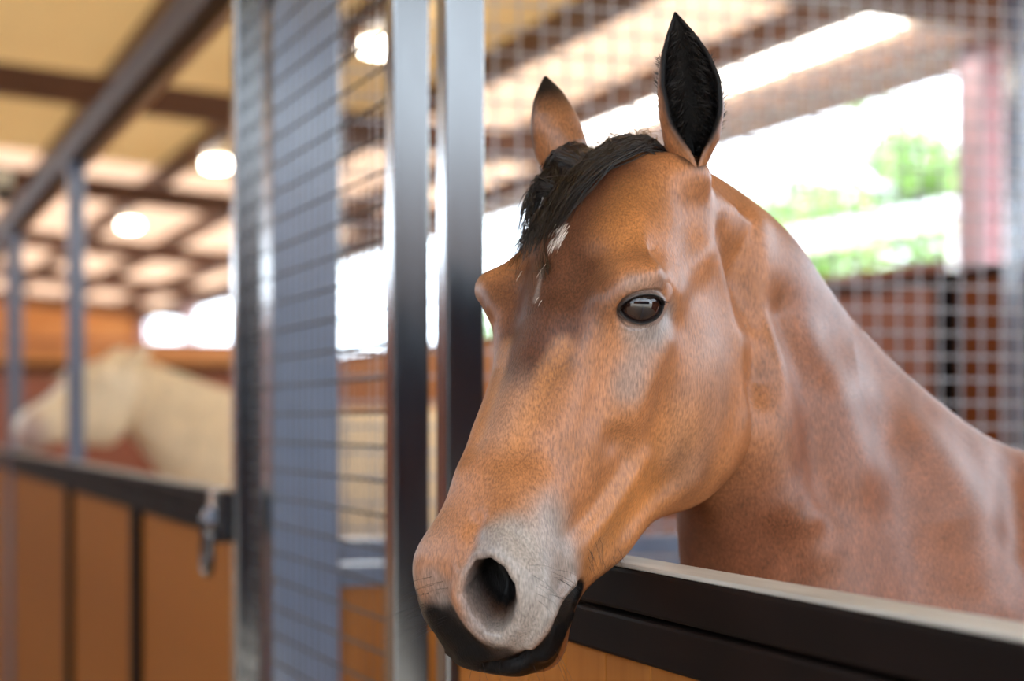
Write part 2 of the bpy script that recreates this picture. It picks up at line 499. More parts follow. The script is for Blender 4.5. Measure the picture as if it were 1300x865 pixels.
# ------------------------------------------------------------------ outside: trees, shed roof edge
def tree(px, depth, h, rad, label, seed):
    r = random.Random(seed)
    b = P(px, 500, depth)
    t = empty('tree', (b.x, b.y, -0.125))
    tag(t, label, 'tree', 'trees outside the barn')
    bm = bmesh.new()
    add_tube(bm, [(b.x, b.y, -0.125), (b.x + 0.1, b.y, h * 0.25), (b.x + 0.05, b.y + 0.1, h * 0.6)], [0.22, 0.16, 0.07], 8)
    for k in range(5):
        a = r.uniform(0, 6.28)
        add_tube(bm, [(b.x + 0.08, b.y, h * (0.25 + 0.06 * k)), (b.x + rad * 0.55 * math.cos(a), b.y + rad * 0.55 * math.sin(a), h * (0.5 + 0.06 * k))], [0.09, 0.03], 6)
    link('trunk', bm_mesh(bm, 'trunk'), M['bark'], t, smooth=True)
    vs_, fs_ = [], []
    clumps = []
    for k in range(26):
        a, e = r.uniform(0, 6.28), r.uniform(-0.75, 1.0)
        q = rad * r.uniform(0.35, 0.95)
        clumps.append((b.x + q * math.cos(a) * math.sqrt(max(0.05, 1 - e * e)), b.y + q * math.sin(a) * math.sqrt(max(0.05, 1 - e * e)), h * 0.62 + e * h * 0.34, rad * r.uniform(0.22, 0.42)))
    for (cx_, cy_, cz_, cr) in clumps:
        for k in range(130):
            d = Vector((r.gauss(0, 1), r.gauss(0, 1), r.gauss(0, 1))).normalized() * cr * r.uniform(0.5, 1.0)
            p = Vector((cx_, cy_, cz_)) + d
            u = Vector((r.gauss(0, 1), r.gauss(0, 1), r.gauss(0, 1))).normalized()
            v = u.orthogonal().normalized()
            s = r.uniform(0.08, 0.15)
            i = len(vs_)
            vs_ += [p - u * s, p + v * s * 0.6, p + u * s, p - v * s * 0.6]
            fs_.append((i, i + 1, i + 2, i + 3))
    me = bpy.data.meshes.new('foliage')
    me.from_pydata([tuple(v) for v in vs_], [], fs_)
    o = link('foliage', me, M['leaf'], t)
    o['kind'] = 'stuff'
for a in ((915, 47, 6.6, 2.2, 'small bright green tree outside, beside the horse\'s crest', 1),
          (1030, 37, 5.8, 1.9, 'rounded green tree outside the wall opening', 2),
          (1125, 30, 5.9, 1.8, 'tallest green tree outside, beside the maroon column', 3),
          (1250, 40, 6.2, 1.7, 'green tree outside behind the maroon column', 4),
          (640, 70, 5.2, 2.5, 'pale distant tree beside the dark door post', 5)):
    tree(*a)
sh = empty('overhead_rail', (8.8, 14.0, -0.125))
tag(sh, 'white beam on white posts outside the barn opening', 'beam')
bm = bmesh.new(); add_box(bm, 8.6, 9.0, 8.9, 19.0, 3.17, 3.34)
link('beam', bm_mesh(bm, 'beam', 0.02), M['white_paint'], sh)
for y in (9.0, 12.2, 15.5, 18.9):
    for x in (8.8,):
        box('post', (x - 0.04, x + 0.04), (y - 0.04, y + 0.04), (-0.125, 3.12), M['white_paint'], sh, 0.005)

# invented building, unseen behind the camera, darkens the steel reflections
yb = empty('added_yard_barn', (-1.0, -17.0, -0.125))
tag(yb, 'dark barn added unseen behind the camera to darken steel reflections', 'barn')
box('wall', (-16, 14), (-17.0, -16.8), (-0.125, 3.3), M['rail_black'], yb, 0)
bm = bmesh.new()
v = [bm.verts.new(p) for p in ((-17, -16.4, 3.2), (15, -16.4, 3.2), (15, -22, 5.0), (-17, -22, 5.0), (-17, -16.4, 3.3), (15, -16.4, 3.3), (15, -22, 5.1), (-17, -22, 5.1))]
for f in ((0, 3, 2, 1), (4, 5, 6, 7), (0, 1, 5, 4), (1, 2, 6, 5), (2, 3, 7, 6), (3, 0, 4, 7)):
    bm.faces.new([v[i] for i in f])
link('roof', bm_mesh(bm, 'roof'), M['rafter'], yb)
for k in range(5):
    box('door', (-12 + 5.2 * k, -9.2 + 5.2 * k), (-16.8, -16.74), (-0.1, 2.5), M['rail_black'], yb, 0.01)
# ------------------------------------------------------------------ horses
def cr_open(a, n):
    """Catmull-Rom through rows of a, resampled to n rows"""
    a = np.asarray(a, float)
    S = len(a)
    t = np.linspace(0, S - 1, n)
    i = np.minimum(t.astype(int), S - 2)
    f = (t - i).reshape((-1,) + (1,) * (a.ndim - 1))
    p1, p2 = a[i], a[i + 1]
    p0 = np.where((i > 0).reshape(f.shape), a[np.maximum(i - 1, 0)], 2 * p1 - p2)
    p3 = np.where((i < S - 2).reshape(f.shape), a[np.minimum(i + 2, S - 1)], 2 * p2 - p1)
    return 0.5 * ((2 * p1) + (-p0 + p2) * f + (2 * p0 - 5 * p1 + 4 * p2 - p3) * f ** 2 + (-p0 + 3 * p1 - 3 * p2 + p3) * f ** 3)

def cr_closed(a, n):
    a = np.asarray(a, float)
    S = len(a)
    t = np.linspace(0, S, n, endpoint=False)
    i = t.astype(int)
    f = (t - i).reshape((-1,) + (1,) * (a.ndim - 1))
    p0, p1, p2, p3 = a[(i - 1) % S], a[i % S], a[(i + 1) % S], a[(i + 2) % S]
    return 0.5 * ((2 * p1) + (-p0 + p2) * f + (2 * p0 - 5 * p1 + 4 * p2 - p3) * f ** 2 + (-p0 + 3 * p1 - 3 * p2 + p3) * f ** 3)

class Soup:
    def __init__(self):
        self.v, self.f, self.n = [], [], 0
    def grid(self, g, cap=True):
        """g (rows, ring, 3): closed ring tube"""
        S, K, _ = g.shape
        b = self.n
        self.v.append(g.reshape(-1, 3))
        self.n += S * K
        idx = b + np.arange(S * K).reshape(S, K)
        for i in range(S - 1):
            for k in range(K):
                k2 = (k + 1) % K
                self.f.append((idx[i, k], idx[i, k2], idx[i + 1, k2], idx[i + 1, k]))
        if cap:
            for row, rev in ((0, True), (S - 1, False)):
                c = g[row].mean(axis=0)
                self.v.append(c.reshape(1, 3))
                ci = self.n
                self.n += 1
                for k in range(K):
                    k2 = (k + 1) % K
                    t = (idx[row, k], idx[row, k2], ci)
                    self.f.append(t[::-1] if rev else t)
    def tube(self, pts, rad, n=24, sides=16, squash=None):
        """tapered round limb through pts (world), radii per point"""
        a = cr_open(np.c_[np.array(pts, float), np.array(rad, float)], n)
        p, r = a[:, :3], np.maximum(a[:, 3], 0.004)
        t = np.gradient(p, axis=0)
        t /= np.linalg.norm(t, axis=1)[:, None]
        ref = np.array((0.0, 1.0, 0.0)) if abs(t[0][1]) < 0.8 else np.array((1.0, 0, 0))
        ring = []
        for i in range(n):
            x = np.cross(t[i], ref); x /= np.linalg.norm(x)
            y = np.cross(t[i], x)
            q = np.linspace(0, 2 * np.pi, sides, endpoint=False)
            ring.append(p[i] + r[i] * (np.outer(np.cos(q), x) + np.outer(np.sin(q), y)))
        self.grid(np.array(ring))
    def mesh(self, name):
        me = bpy.data.meshes.new(name)
        me.from_pydata(np.concatenate(self.v).tolist(), [], [tuple(int(i) for i in f) for f in self.f])
        me.update()
        return me

# feature lines of a horse's head; a runs poll -> lips, b sideways, c out of the forehead
HA = [-0.02, 0.03, 0.08, 0.13, 0.18, 0.23, 0.28, 0.33, 0.38, 0.43, 0.48, 0.515, 0.54, 0.56, 0.578]
L0 = [-0.034, -0.012, 0, 0.01, 0.014, 0.01, 0.002, -0.003, -0.006, -0.005, -0.006, -0.014, -0.028, -0.048, -0.079]
HB = [[0.03, 0.035, 0.042, 0.048, 0.05, 0.045, 0.038, 0.033, 0.03, 0.0322, 0.0364, 0.0408, 0.0408, 0.037, 0.0216],
      [0.05, 0.058, 0.066, 0.104, 0.112, 0.078, 0.06, 0.05, 0.044, 0.0471, 0.0559, 0.0666, 0.068, 0.0581, 0.036],
      [0.062, 0.072, 0.08, 0.108, 0.117, 0.09, 0.073, 0.062, 0.055, 0.0575, 0.0676, 0.0816, 0.083, 0.0713, 0.0432],
      [0.066, 0.076, 0.085, 0.092, 0.094, 0.092, 0.084, 0.073, 0.062, 0.0609, 0.0663, 0.0748, 0.0775, 0.0686, 0.0432],
      [0.064, 0.072, 0.08, 0.086, 0.088, 0.086, 0.079, 0.068, 0.057, 0.0552, 0.0585, 0.0639, 0.0653, 0.0581, 0.0384],
      [0.055, 0.06, 0.068, 0.072, 0.074, 0.071, 0.062, 0.051, 0.042, 0.0414, 0.0429, 0.0462, 0.049, 0.0436, 0.0312],
      [0.03, 0.035, 0.045, 0.05, 0.05, 0.045, 0.035, 0.028, 0.022, 0.0207, 0.0234, 0.0272, 0.0299, 0.0264, 0.018]]
HC = [[-0.044, -0.02, -0.006, 0.005, 0.008, 0.004, -0.004, -0.008, -0.011, -0.01, -0.011, -0.019, -0.033, -0.054, -0.087],
      [-0.09, -0.048, -0.024, -0.012, -0.008, -0.014, -0.02, -0.0238, -0.0257, -0.0253, -0.028, -0.038, -0.0535, -0.075, -0.1005],
      [-0.12, -0.085, -0.06, -0.046, -0.04, -0.045, -0.048, -0.0485, -0.0485, -0.0485, -0.05, -0.057, -0.069, -0.086, -0.107],
      [-0.15, -0.125, -0.1, -0.092, -0.086, -0.086, -0.086, -0.084, -0.082, -0.082, -0.083, -0.088, -0.096, -0.106, -0.117],
      [-0.19, -0.175, -0.165, -0.167, -0.172, -0.174, -0.166, -0.152, -0.1375, -0.126, -0.12, -0.119, -0.121, -0.125, -0.126],
      [-0.22, -0.225, -0.24, -0.2596, -0.2746, -0.2802, -0.2644, -0.2324, -0.2007, -0.175, -0.1574, -0.15, -0.1484, -0.1458, -0.1364],
      [-0.235, -0.25, -0.276, -0.302, -0.319, -0.321, -0.296, -0.256, -0.219, -0.19, -0.174, -0.17, -0.17, -0.164, -0.146]]
L8 = [-0.235, -0.245, -0.262, -0.278, -0.29, -0.292, -0.272, -0.238, -0.207, -0.184, -0.174, -0.174, -0.174, -0.168, -0.148]

def head_grid(frame, ns=150, nk=112):
    o, ea, eb, ec = frame
    ctrl = []
    for i, a in enumerate(HA):
        loop = [(a, 0.0, L0[i])]
        loop += [(a, HB[k][i], HC[k][i]) for k in range(7)]
        loop += [(a, 0.0, L8[i])]
        loop += [(a, -HB[k][i], HC[k][i]) for k in range(6, -1, -1)]
        ctrl.append(loop)
    g = cr_open(np.array(ctrl), ns)
    g = cr_closed(g.transpose(1, 0, 2), nk).transpose(1, 0, 2)
    # round the lips
    last = g[-1]
    c = last.mean(axis=0)
    extra = []
    for s, d in ((0.86, .007), (0.6, .013), (0.25, .016)):
        e = c + (last - c) * s
        e[:, 0] += d
        extra.append(e)
    g = np.concatenate([g, np.array(extra)])
    return o + g[..., 0:1] * ea + g[..., 1:2] * eb + g[..., 2:3] * ec

def head_frame(poll_cam, yaw, beta, roll=0.0):
    """poll in camera axes, yaw 0 = looking at the camera, + = towards picture left; beta = nose pushed out from plumb"""
    y, b = math.radians(yaw), math.radians(beta)
    h = np.array((-math.sin(y), -math.cos(y), 0.0))
    up = np.array((0, 0, 1.0))
    left = np.array((-h[1], h[0], 0.0))
    r = math.radians(roll)
    up2 = up * math.cos(r) + left * math.sin(r)
    left2 = left * math.cos(r) - up * math.sin(r)
    ea = math.sin(b) * h - math.cos(b) * up2
    ec = math.cos(b) * h + math.sin(b) * up2
    tow = lambda v: np.array(c2w_dir(v))
    return np.array(c2w(poll_cam)), tow(ea), tow(left2), tow(ec)

def trunk_grid(stations, ns=90, nk=64):
    """stations of (top point, bottom point, half width, narrow-top factor), world"""
    arr = np.array([(*t, *b, w_, k_) for t, b, w_, k_ in stations], float)
    a = cr_open(arr, ns)
    T, B, W, K = a[:, :3], a[:, 3:6], np.maximum(a[:, 6], 0.01), a[:, 7]
    mid = (T + B) / 2
    tan = np.gradient(mid, axis=0)
    out = []
    q = np.linspace(0, 2 * np.pi, nk, endpoint=False)
    for i in range(ns):
        up = (T[i] - B[i]) / 2
        lat = np.cross(up, tan[i]); lat /= np.linalg.norm(lat)
        cq, sq = np.cos(q), np.sin(q)
        wq = W[i] * np.sign(sq) * np.abs(sq) ** 0.9 * (1 - K[i] * cq - 0.25 * K[i] * cq * cq)
        out.append(mid[i] + np.outer(cq, up) + np.outer(wq, lat))
    return np.array(out)

def remesh(me, voxel, smooth_it):
    o = bpy.data.objects.new('tmp', me)
    COL.objects.link(o)
    m = o.modifiers.new('r', 'REMESH')
    m.mode = 'VOXEL'
    m.voxel_size = voxel
    s = o.modifiers.new('s', 'SMOOTH')
    s.factor = 0.5
    s.iterations = smooth_it
    dg = bpy.context.evaluated_depsgraph_get()
    res = bpy.data.meshes.new_from_object(o.evaluated_get(dg))
    bpy.data.objects.remove(o)
    return res

def get_v(me):
    a = np.empty(len(me.vertices) * 3, np.float32)
    me.vertices.foreach_get('co', a)
    return a.reshape(-1, 3).astype(np.float64)

def get_n(me):
    a = np.empty(len(me.vertices) * 3, np.float32)
    me.vertex_normals.foreach_get('vector', a)
    return a.reshape(-1, 3).astype(np.float64)

def set_v(me, v):
    me.vertices.foreach_set('co', v.astype(np.float32).ravel())
    me.update()

def ear_soup(base, tip, open_dir, half_w, depth, curve, n=34, m=22, wall=0.0045, wide=None):
    """pointed cupped ear: base, tip, opening direction (world)"""
    base, tip, od = (np.array(x, float) for x in (base, tip, open_dir))
    ax = tip - base
    L = np.linalg.norm(ax); ax /= L
    od = od - ax * od.dot(ax); od /= np.linalg.norm(od)
    sd_ = np.cross(ax, od)
    us = np.linspace(0, 1, n)
    W = np.interp(us, [0, .15, .35, .55, .72, .86, .95, 1], wide or [.46, .84, 1.0, .97, .75, .43, .17, .02]) * half_w
    D = np.interp(us, [0, .2, .5, .8, 1], [.9, 1.0, .85, .5, .06]) * depth
    A = np.radians(np.interp(us, [0, .12, .3, .6, .9, 1], [178, 160, 128, 108, 100, 100]))
    cen = base + np.outer(us * L, ax) + np.outer(np.sin(us * np.pi), np.array(curve)) - np.outer(np.sin(us * np.pi * .55) ** 1.5 * .1 * half_w, od) * 0
    outer, inner = [], []
    for i in range(n):
        v = np.linspace(-A[i], A[i], m)
        for lst, th in ((outer, 0.0), (inner, wall)):
            w_ = max(W[i] - th, W[i] * .35); d_ = max(D[i] - th, D[i] * .35)
            rim = np.cos(v / A[i] * np.pi / 2) ** 0.35 if th else 1.0
            lst.append(cen[i] + np.outer(np.sin(v) * w_, sd_) - np.outer(np.cos(v) * d_, od))
    o, q = np.array(outer), np.array(inner)
    ring = np.concatenate([o, q[:, ::-1]], axis=1)
    return ring
# ------------------------------------------------------------------ the bay horse
HS = 0.905                                  # the animal's distance and size in one figure: head 0.55 m from poll to lip
POLL = (0.104 * HS, 2.32 * HS, 0.3126 * HS)
FR = head_frame(POLL, 40, 30)
FR = (FR[0], FR[1] * HS, FR[2] * HS, FR[3] * HS)      # head axes carry the head's size
def loc2w(a, b, c):
    return FR[0] + a * FR[1] + b * FR[2] + c * FR[3]
def w2loc(p):
    d = np.asarray(p) - FR[0]
    return d @ FR[1] / HS ** 2, d @ FR[2] / HS ** 2, d @ FR[3] / HS ** 2
def PW(px, py, d):
    return tuple(P(px, py, d * HS))
def CW(x, y, z):
    return tuple(c2w((x * HS, y * HS, z * HS)))

# fine corrections of the head's outline, head axes (place, shift)
WARP = [
    (0.116, -0.087, -0.009, -0.0049, -0.0090, 0.0116),
    (0.142, -0.103, -0.007, 0.0110, 0.0195, -0.0253),
    (0.172, -0.117, -0.012, -0.0040, 0.0007, 0.0017),
    (0.188, -0.112, -0.012, -0.0042, -0.0073, 0.0094),
    (0.205, -0.104, -0.020, 0.0048, -0.0052, 0.0022),
    (0.235, -0.079, -0.020, 0.0007, 0.0012, -0.0016),
    (0.256, -0.067, -0.017, -0.0021, 0.0044, -0.0030),
    (0.294, -0.054, -0.018, 0.0014, -0.0043, 0.0034),
    (0.322, -0.043, -0.013, 0.0002, -0.0020, 0.0017),
    (0.355, -0.039, -0.015, -0.0005, 0.0077, -0.0071),
    (0.383, -0.035, -0.014, -0.0011, -0.0107, 0.0109),
    (0.422, -0.038, -0.014, 0.0019, -0.0130, 0.0115),
    (0.449, -0.041, -0.014, 0.0012, 0.0097, -0.0101),
    (0.466, -0.049, -0.021, -0.0008, 0.0107, -0.0099),
    (0.492, -0.049, -0.019, -0.0060, 0.0116, -0.0078),
    (0.505, -0.060, -0.030, -0.0070, -0.0337, 0.0367),
    (0.512, -0.067, -0.038, 0.0165, -0.0116, 0.0017),
    (0.524, -0.077, -0.050, 0.0046, 0.0101, -0.0125),
    (0.542, -0.080, -0.065, -0.0141, 0.0181, -0.0094),
    (0.560, -0.071, -0.085, -0.0156, 0.0025, 0.0066),
    (0.575, -0.048, -0.105, 0.0555, -0.0345, 0.0014),
    (0.585, -0.037, -0.119, -0.0156, 0.0174, -0.0078),
    (0.591, -0.015, -0.132, -0.0292, 0.0085, 0.0087),
    (0.585, 0.009, -0.143, 0.0006, -0.0064, 0.0058),
    (0.566, 0.026, -0.159, 0.0253, -0.0002, -0.0145),
    (0.550, 0.035, -0.164, -0.0055, -0.0007, 0.0039),
    (0.531, 0.040, -0.161, -0.0075, 0.0066, -0.0021),
    (0.505, 0.039, -0.160, -0.0009, 0.0073, -0.0066),
    (0.483, 0.037, -0.165, -0.0002, -0.0116, 0.0114),
    (0.459, 0.041, -0.166, -0.0019, -0.0017, 0.0027),
    (0.434, 0.036, -0.180, 0.0055, 0.0061, -0.0090),
    (0.392, 0.033, -0.206, 0.0042, 0.0084, -0.0105),
    (0.352, 0.032, -0.237, -0.0032, -0.0039, 0.0057),
    (0.329, 0.039, -0.253, -0.0016, -0.0003, 0.0012),
    (0.294, 0.037, -0.285, 0.0101, 0.0014, -0.0072),
    (0.266, 0.047, -0.302, 0.0021, 0.0054, -0.0064),
    (0.238, 0.057, -0.310, -0.0031, 0.0003, 0.0015),
    (0.202, 0.059, -0.315, -0.0002, 0.0022, -0.0020),
    (0.160, 0.063, -0.303, -0.0003, 0.0015, -0.0013),
    (0.118, 0.059, -0.288, -0.0027, 0.0036, -0.0019),
    (0.085, 0.059, -0.266, 0.0039, -0.0060, 0.0035),
]

def warp_head(g, sig=0.05):
    s = g.reshape(-1, 3)
    d = s - FR[0]
    L = np.c_[d @ FR[1], d @ FR[2], d @ FR[3]] / HS ** 2
    out = s.copy()
    for r in WARP:
        k = np.exp(-((L - np.array(r[:3])) ** 2).sum(1) / (2 * sig * sig))[:, None]
        out += k * (r[3] * FR[1] + r[4] * FR[2] + r[5] * FR[3])
    return out.reshape(g.shape)

sp = Soup()
sp.grid(warp_head(head_grid(FR)))
EAR_N = (np.array(PW(877, 205, 2.335)), np.array(PW(857, 15, 2.305)))
EAR_F = (np.array(PW(716, 200, 2.43)), np.array(PW(692, 97, 2.44)))
for (b_, t_), sd_ in ((EAR_N, 1), (EAR_F, -1)):
    ax_ = (t_ - b_) / np.linalg.norm(t_ - b_)
    sp.tube([loc2w(.06, .030 * sd_, -.075), b_ * .5 + loc2w(.03, .05 * sd_, -.06) * .5, b_ - ax_ * .016, b_ - ax_ * .004, b_ + ax_ * .005], [.032, .027, .024, .020, .012], 20)
NECK = [
    (CW(.115, 2.36, .306), CW(.14, 2.40, .02), .05, .15),
    (CW(.205, 2.42, .298), CW(.19, 2.44, -.07), .062, .25),
    (PW(985, 282, 2.50), PW(893, 682, 2.47), .082, .30),
    (PW(1060, 375, 2.58), CW(.245, 2.50, -.27), .105, .38),
    (PW(1160, 483, 2.66), CW(.262, 2.53, -.42), .145, .42),
    (PW(1250, 553, 2.73), CW(.30, 2.58, -.56), .19, .42),
    (PW(1335, 582, 2.80), CW(.42, 2.66, -.68), .23, .38),
    (CW(.86, 2.86, -.075), CW(.62, 2.78, -.78), .265, .25),
    (CW(1.06, 2.92, -.10), CW(.90, 2.87, -.83), .285, .10),
    (CW(1.36, 3.01, -.09), CW(1.25, 2.98, -.82), .30, .0),
    (CW(1.66, 3.10, -.04), CW(1.60, 3.09, -.72), .29, .0),
    (CW(1.90, 3.18, -.07), CW(1.90, 3.18, -.62), .24, .0),
    (CW(2.07, 3.24, -.18), CW(2.06, 3.23, -.55), .15, .0),
    (CW(2.13, 3.26, -.30), CW(2.12, 3.26, -.44), .04, .0)]
sp.grid(trunk_grid([(t, b, w_ * HS, k_) for t, b, w_, k_ in NECK]))
HXf, HXh, HY0 = 1.42 * HS, 2.74 * HS, 2.45 * HS
for s in (-1, 1):
    y = HY0 + s * 0.15
    sp.tube([(HXf + .02, y, .95), (HXf + .02, y, .72), (HXf, y, .50), (HXf, y, .44), (HXf + .005, y, .30), (HXf + .01, y, .17), (HXf - .02, y, .09), (HXf - .045, y, .05), (HXf - .055, y, .0)],
            [.13, .085, .052, .050, .033, .042, .036, .052, .062], 40)
    y = HY0 + s * 0.14
    sp.tube([(HXh - .08, y, 1.02), (HXh - .10, y, .84), (HXh + .0, y, .66), (HXh + .11, y, .52), (HXh + .09, y, .42), (HXh + .07, y, .28), (HXh + .06, y, .17), (HXh + .025, y, .09), (HXh, y, .05), (HXh - .01, y, .0)],
            [.17, .14, .085, .058, .045, .036, .044, .037, .052, .062], 44)
# the hidden hindquarters and legs need fewer faces: squeeze them while meshing
def squeeze(v, inv=False):
    v = v.copy()
    k = .3 if not inv else 1 / .3
    m = v[:, 0] > 1.75; v[m, 0] = 1.75 + (v[m, 0] - 1.75) * k
    m = v[:, 2] < 1.08; v[m, 2] = 1.08 + (v[m, 2] - 1.08) * k
    return v
soup = sp.mesh('horse_soup')
set_v(soup, squeeze(get_v(soup)))
body_me = remesh(soup, 0.0026, 8)
set_v(body_me, squeeze(get_v(body_me), True))
# ---- sculpting on the surface: places are found by looking through a photo pixel onto the animal
def sstep(x, a, b):
    t = np.clip((x - a) / (b - a), 0, 1)
    return t * t * (3 - 2 * t)
def make_bvh(me):
    v = get_v(me)
    me.calc_loop_triangles()
    t = np.empty(len(me.loop_triangles) * 3, np.int32)
    me.loop_triangles.foreach_get('vertices', t)
    t = t.reshape(-1, 3)
    keep = (v[:, 0] < 1.8) & (v[:, 2] > 1.15)          # the part of the animal that shows
    t = t[keep[t].all(axis=1)]
    used = np.unique(t)
    remap = np.zeros(len(v), np.int64); remap[used] = np.arange(len(used))
    return BVHTree.FromPolygons(v[used].tolist(), remap[t].tolist())
CO = Vector((0, 0, CAMZ))
bvh = make_bvh(body_me)
def hit(px, py):
    r = ray(px, py).normalized()
    p, n, i, d = bvh.ray_cast(CO, r)
    if p is None:
        # just off the edge: nearest surface point
        q = CO + r * (2.36 if py < 300 else 2.2) * HS
        p, n, i, d = bvh.find_nearest(q)
    return np.array(p), np.array(n)
def mirror(p):
    a, b, c = w2loc(p)
    return loc2w(a, -b, c)

V = get_v(body_me)
N = get_n(body_me)
HM = (V[:, 0] < 1.9) & (V[:, 2] > 1.0)            # head and fore neck
HI = np.where(HM)[0]
Vh, Nh = V[HI].copy(), N[HI].copy()
def seg_dist(v, pts):
    best = np.full(len(v), 9.0)
    for p, q in zip(pts[:-1], pts[1:]):
        d = q - p
        t = np.clip(((v - p) @ d) / (d @ d), 0, 1)
        best = np.minimum(best, np.linalg.norm(v - (p + t[:, None] * d), axis=1))
    return best
disp = np.zeros(len(Vh))
def brush(pix, sig, amp, mir=False):
    global disp
    pts = [hit(*p)[0] for p in pix]
    for k in range(2 if mir else 1):
        q = pts if k == 0 else [mirror(p) for p in pts]
        d = seg_dist(Vh, q) if len(q) > 1 else np.linalg.norm(Vh - q[0], axis=1)
        disp += amp * np.exp(-d * d / (2 * sig * sig))

brush([(768, 374), (795, 352), (830, 348), (858, 366)], .012, .0055, True)       # brow
brush([(842, 303)], .021, -.012, True)                                          # hollow over the eye
brush([(800, 332), (838, 334), (862, 344)], .011, .003, True)
brush([(862, 380), (876, 348), (896, 322)], .013, .006, True)                   # cheek bone arch
brush([(896, 322), (918, 380), (938, 440)], .018, .003, True)
brush([(905, 235), (910, 300), (928, 370), (945, 430)], .013, .005)             # rear edge of the skull
brush([(878, 235), (880, 290)], .014, -.005)
brush([(780, 425), (762, 470), (768, 520)], .020, -.006, True)                  # below the eye
brush([(842, 436), (820, 490), (800, 538)], .013, .0075, True)                  # facial crest
brush([(789, 558)], .013, -.010, True)
brush([(872, 430), (852, 500), (832, 560)], .022, -.005, True)
brush([(748, 325), (724, 420), (697, 495), (655, 568)], .015, -.007, True)      # furrow beside the nasal bone
brush([(704, 400), (668, 470), (625, 560)], .015, .004)
brush([(756, 400), (738, 470), (708, 545)], .017, .0045, True)
brush([(885, 500)], .045, .010, True)                                           # cheek muscle
brush([(936, 430), (944, 520), (922, 592)], .011, .003, True)
brush([(818, 585), (778, 645), (742, 692)], .010, .005, True)                   # lip muscles
brush([(795, 590), (754, 645), (716, 685)], .010, -.004, True)
brush([(850, 608), (812, 650), (772, 700)], .011, -.004, True)
brush([(880, 612), (838, 642), (797, 688)], .010, .004)
brush([(690, 620), (650, 660), (620, 690)], .018, .004)
brush([(712, 700), (728, 735)], .014, .004)
brush([(648, 330), (618, 365)], .010, .002)
brush([(642, 375), (648, 410)], .013, -.005)
# neck muscles, windpipe, vein groove
brush([(958, 290), (972, 400), (984, 500), (1000, 590), (1018, 650)], .018, .008)
brush([(1004, 400), (1024, 480), (1036, 570), (1042, 640)], .020, -.012)
brush([(946, 330), (962, 420), (964, 500)], .011, -.005)
brush([(1033, 656)], .013, .007)
brush([(1062, 520), (1088, 590)], .034, .011)
brush([(960, 560), (985, 640)], .020, .007)
brush([(1000, 640), (1040, 700)], .018, .006)
brush([(1010, 300), (1090, 420), (1170, 520)], .034, -.009)
brush([(1180, 560), (1235, 660), (1245, 760)], .036, .012)
brush([(1130, 560), (1160, 680), (1165, 760)], .034, -.010)
brush([(1292, 610), (1296, 690)], .024, -.010)
brush([(918, 300), (938, 360), (956, 420), (964, 480)], .013, -.009)   # crease behind the jaw
Vh += Nh * disp[:, None]
# slow swells of muscle
rs = np.random.RandomState(3)
sw = np.zeros(len(Vh))
for k in range(26):
    d = rs.normal(size=3); d /= np.linalg.norm(d)
    sw += np.sin(Vh @ d * rs.uniform(35, 95) + rs.uniform(0, 6.28))
Vh += Nh * (sw * 0.00010)[:, None]
V[HI] = Vh
set_v(body_me, V)
bvh = make_bvh(body_me)

# ---- soften round the ear roots and the temple
ne = len(body_me.edges)
ED = np.empty(ne * 2, np.int32); body_me.edges.foreach_get('vertices', ED); ED = ED.reshape(-1, 2)
def soften(centre, rad, it):
    d = np.linalg.norm(V - centre, axis=1)
    k = (1 - sstep(d, rad * .5, rad)) * .5
    e = ED[(d[ED[:, 0]] < rad * 1.05) & (d[ED[:, 1]] < rad * 1.05)]
    idx = np.unique(e)
    mp = np.zeros(len(V), np.int64); mp[idx] = np.arange(len(idx))
    e = mp[e]; n_ = len(idx)
    cnt = np.bincount(e[:, 0], minlength=n_) + np.bincount(e[:, 1], minlength=n_)
    x = V[idx].copy(); kk = k[idx][:, None]
    for _ in range(it):
        a = np.stack([np.bincount(e[:, 0], x[e[:, 1], c], n_) + np.bincount(e[:, 1], x[e[:, 0], c], n_) for c in range(3)], 1)
        x += kk * (a / cnt[:, None] - x)
    V[idx] = x
for c_ in (EAR_N[0] - (EAR_N[1] - EAR_N[0]) * .12, EAR_F[0] - (EAR_F[1] - EAR_F[0]) * .12):
    soften(c_, .075, 60)
soften(hit(880, 240)[0], .065, 90)
for px_, py_ in ((842, 310), (880, 330)):
    p_ = hit(px_, py_)[0]
    soften(p_, .045, 40); soften(mirror(p_), .045, 40)
set_v(body_me, V)
bvh = make_bvh(body_me)

# ---- nostrils, mouth, eye sockets
N = get_n(body_me); Nh = N[HI]; Vh = V[HI].copy()
def poly_sd(uv, poly):
    """signed distance to a polygon, negative inside"""
    d = np.full(len(uv), 9.0)
    ins = np.zeros(len(uv), bool)
    n = len(poly)
    for i in range(n):
        a, b = poly[i], poly[(i + 1) % n]
        e = b - a
        t = np.clip(((uv - a) @ e) / (e @ e), 0, 1)
        d = np.minimum(d, np.linalg.norm(uv - (a + t[:, None] * e), axis=1))
        c = ((a[1] <= uv[:, 1]) & (b[1] > uv[:, 1])) | ((b[1] <= uv[:, 1]) & (a[1] > uv[:, 1]))
        with np.errstate(divide='ignore', invalid='ignore'):
            xi = a[0] + (uv[:, 1] - a[1]) / (b[1] - a[1]) * (b[0] - a[0])
        ins ^= c & (uv[:, 0] < xi)
    return np.where(ins, -d, d)
NOSTRIL = [(594, 730), (606, 712), (624, 707), (643, 719), (656, 743), (658, 768), (651, 792), (637, 806), (617, 801), (599, 781), (587, 754)]
npts = np.array([hit(*p)[0] for p in NOSTRIL])
nc, nn = hit(624, 756)
def surf0(p):
    return np.array(bvh.find_nearest(Vector(p))[0])
NOSD = []
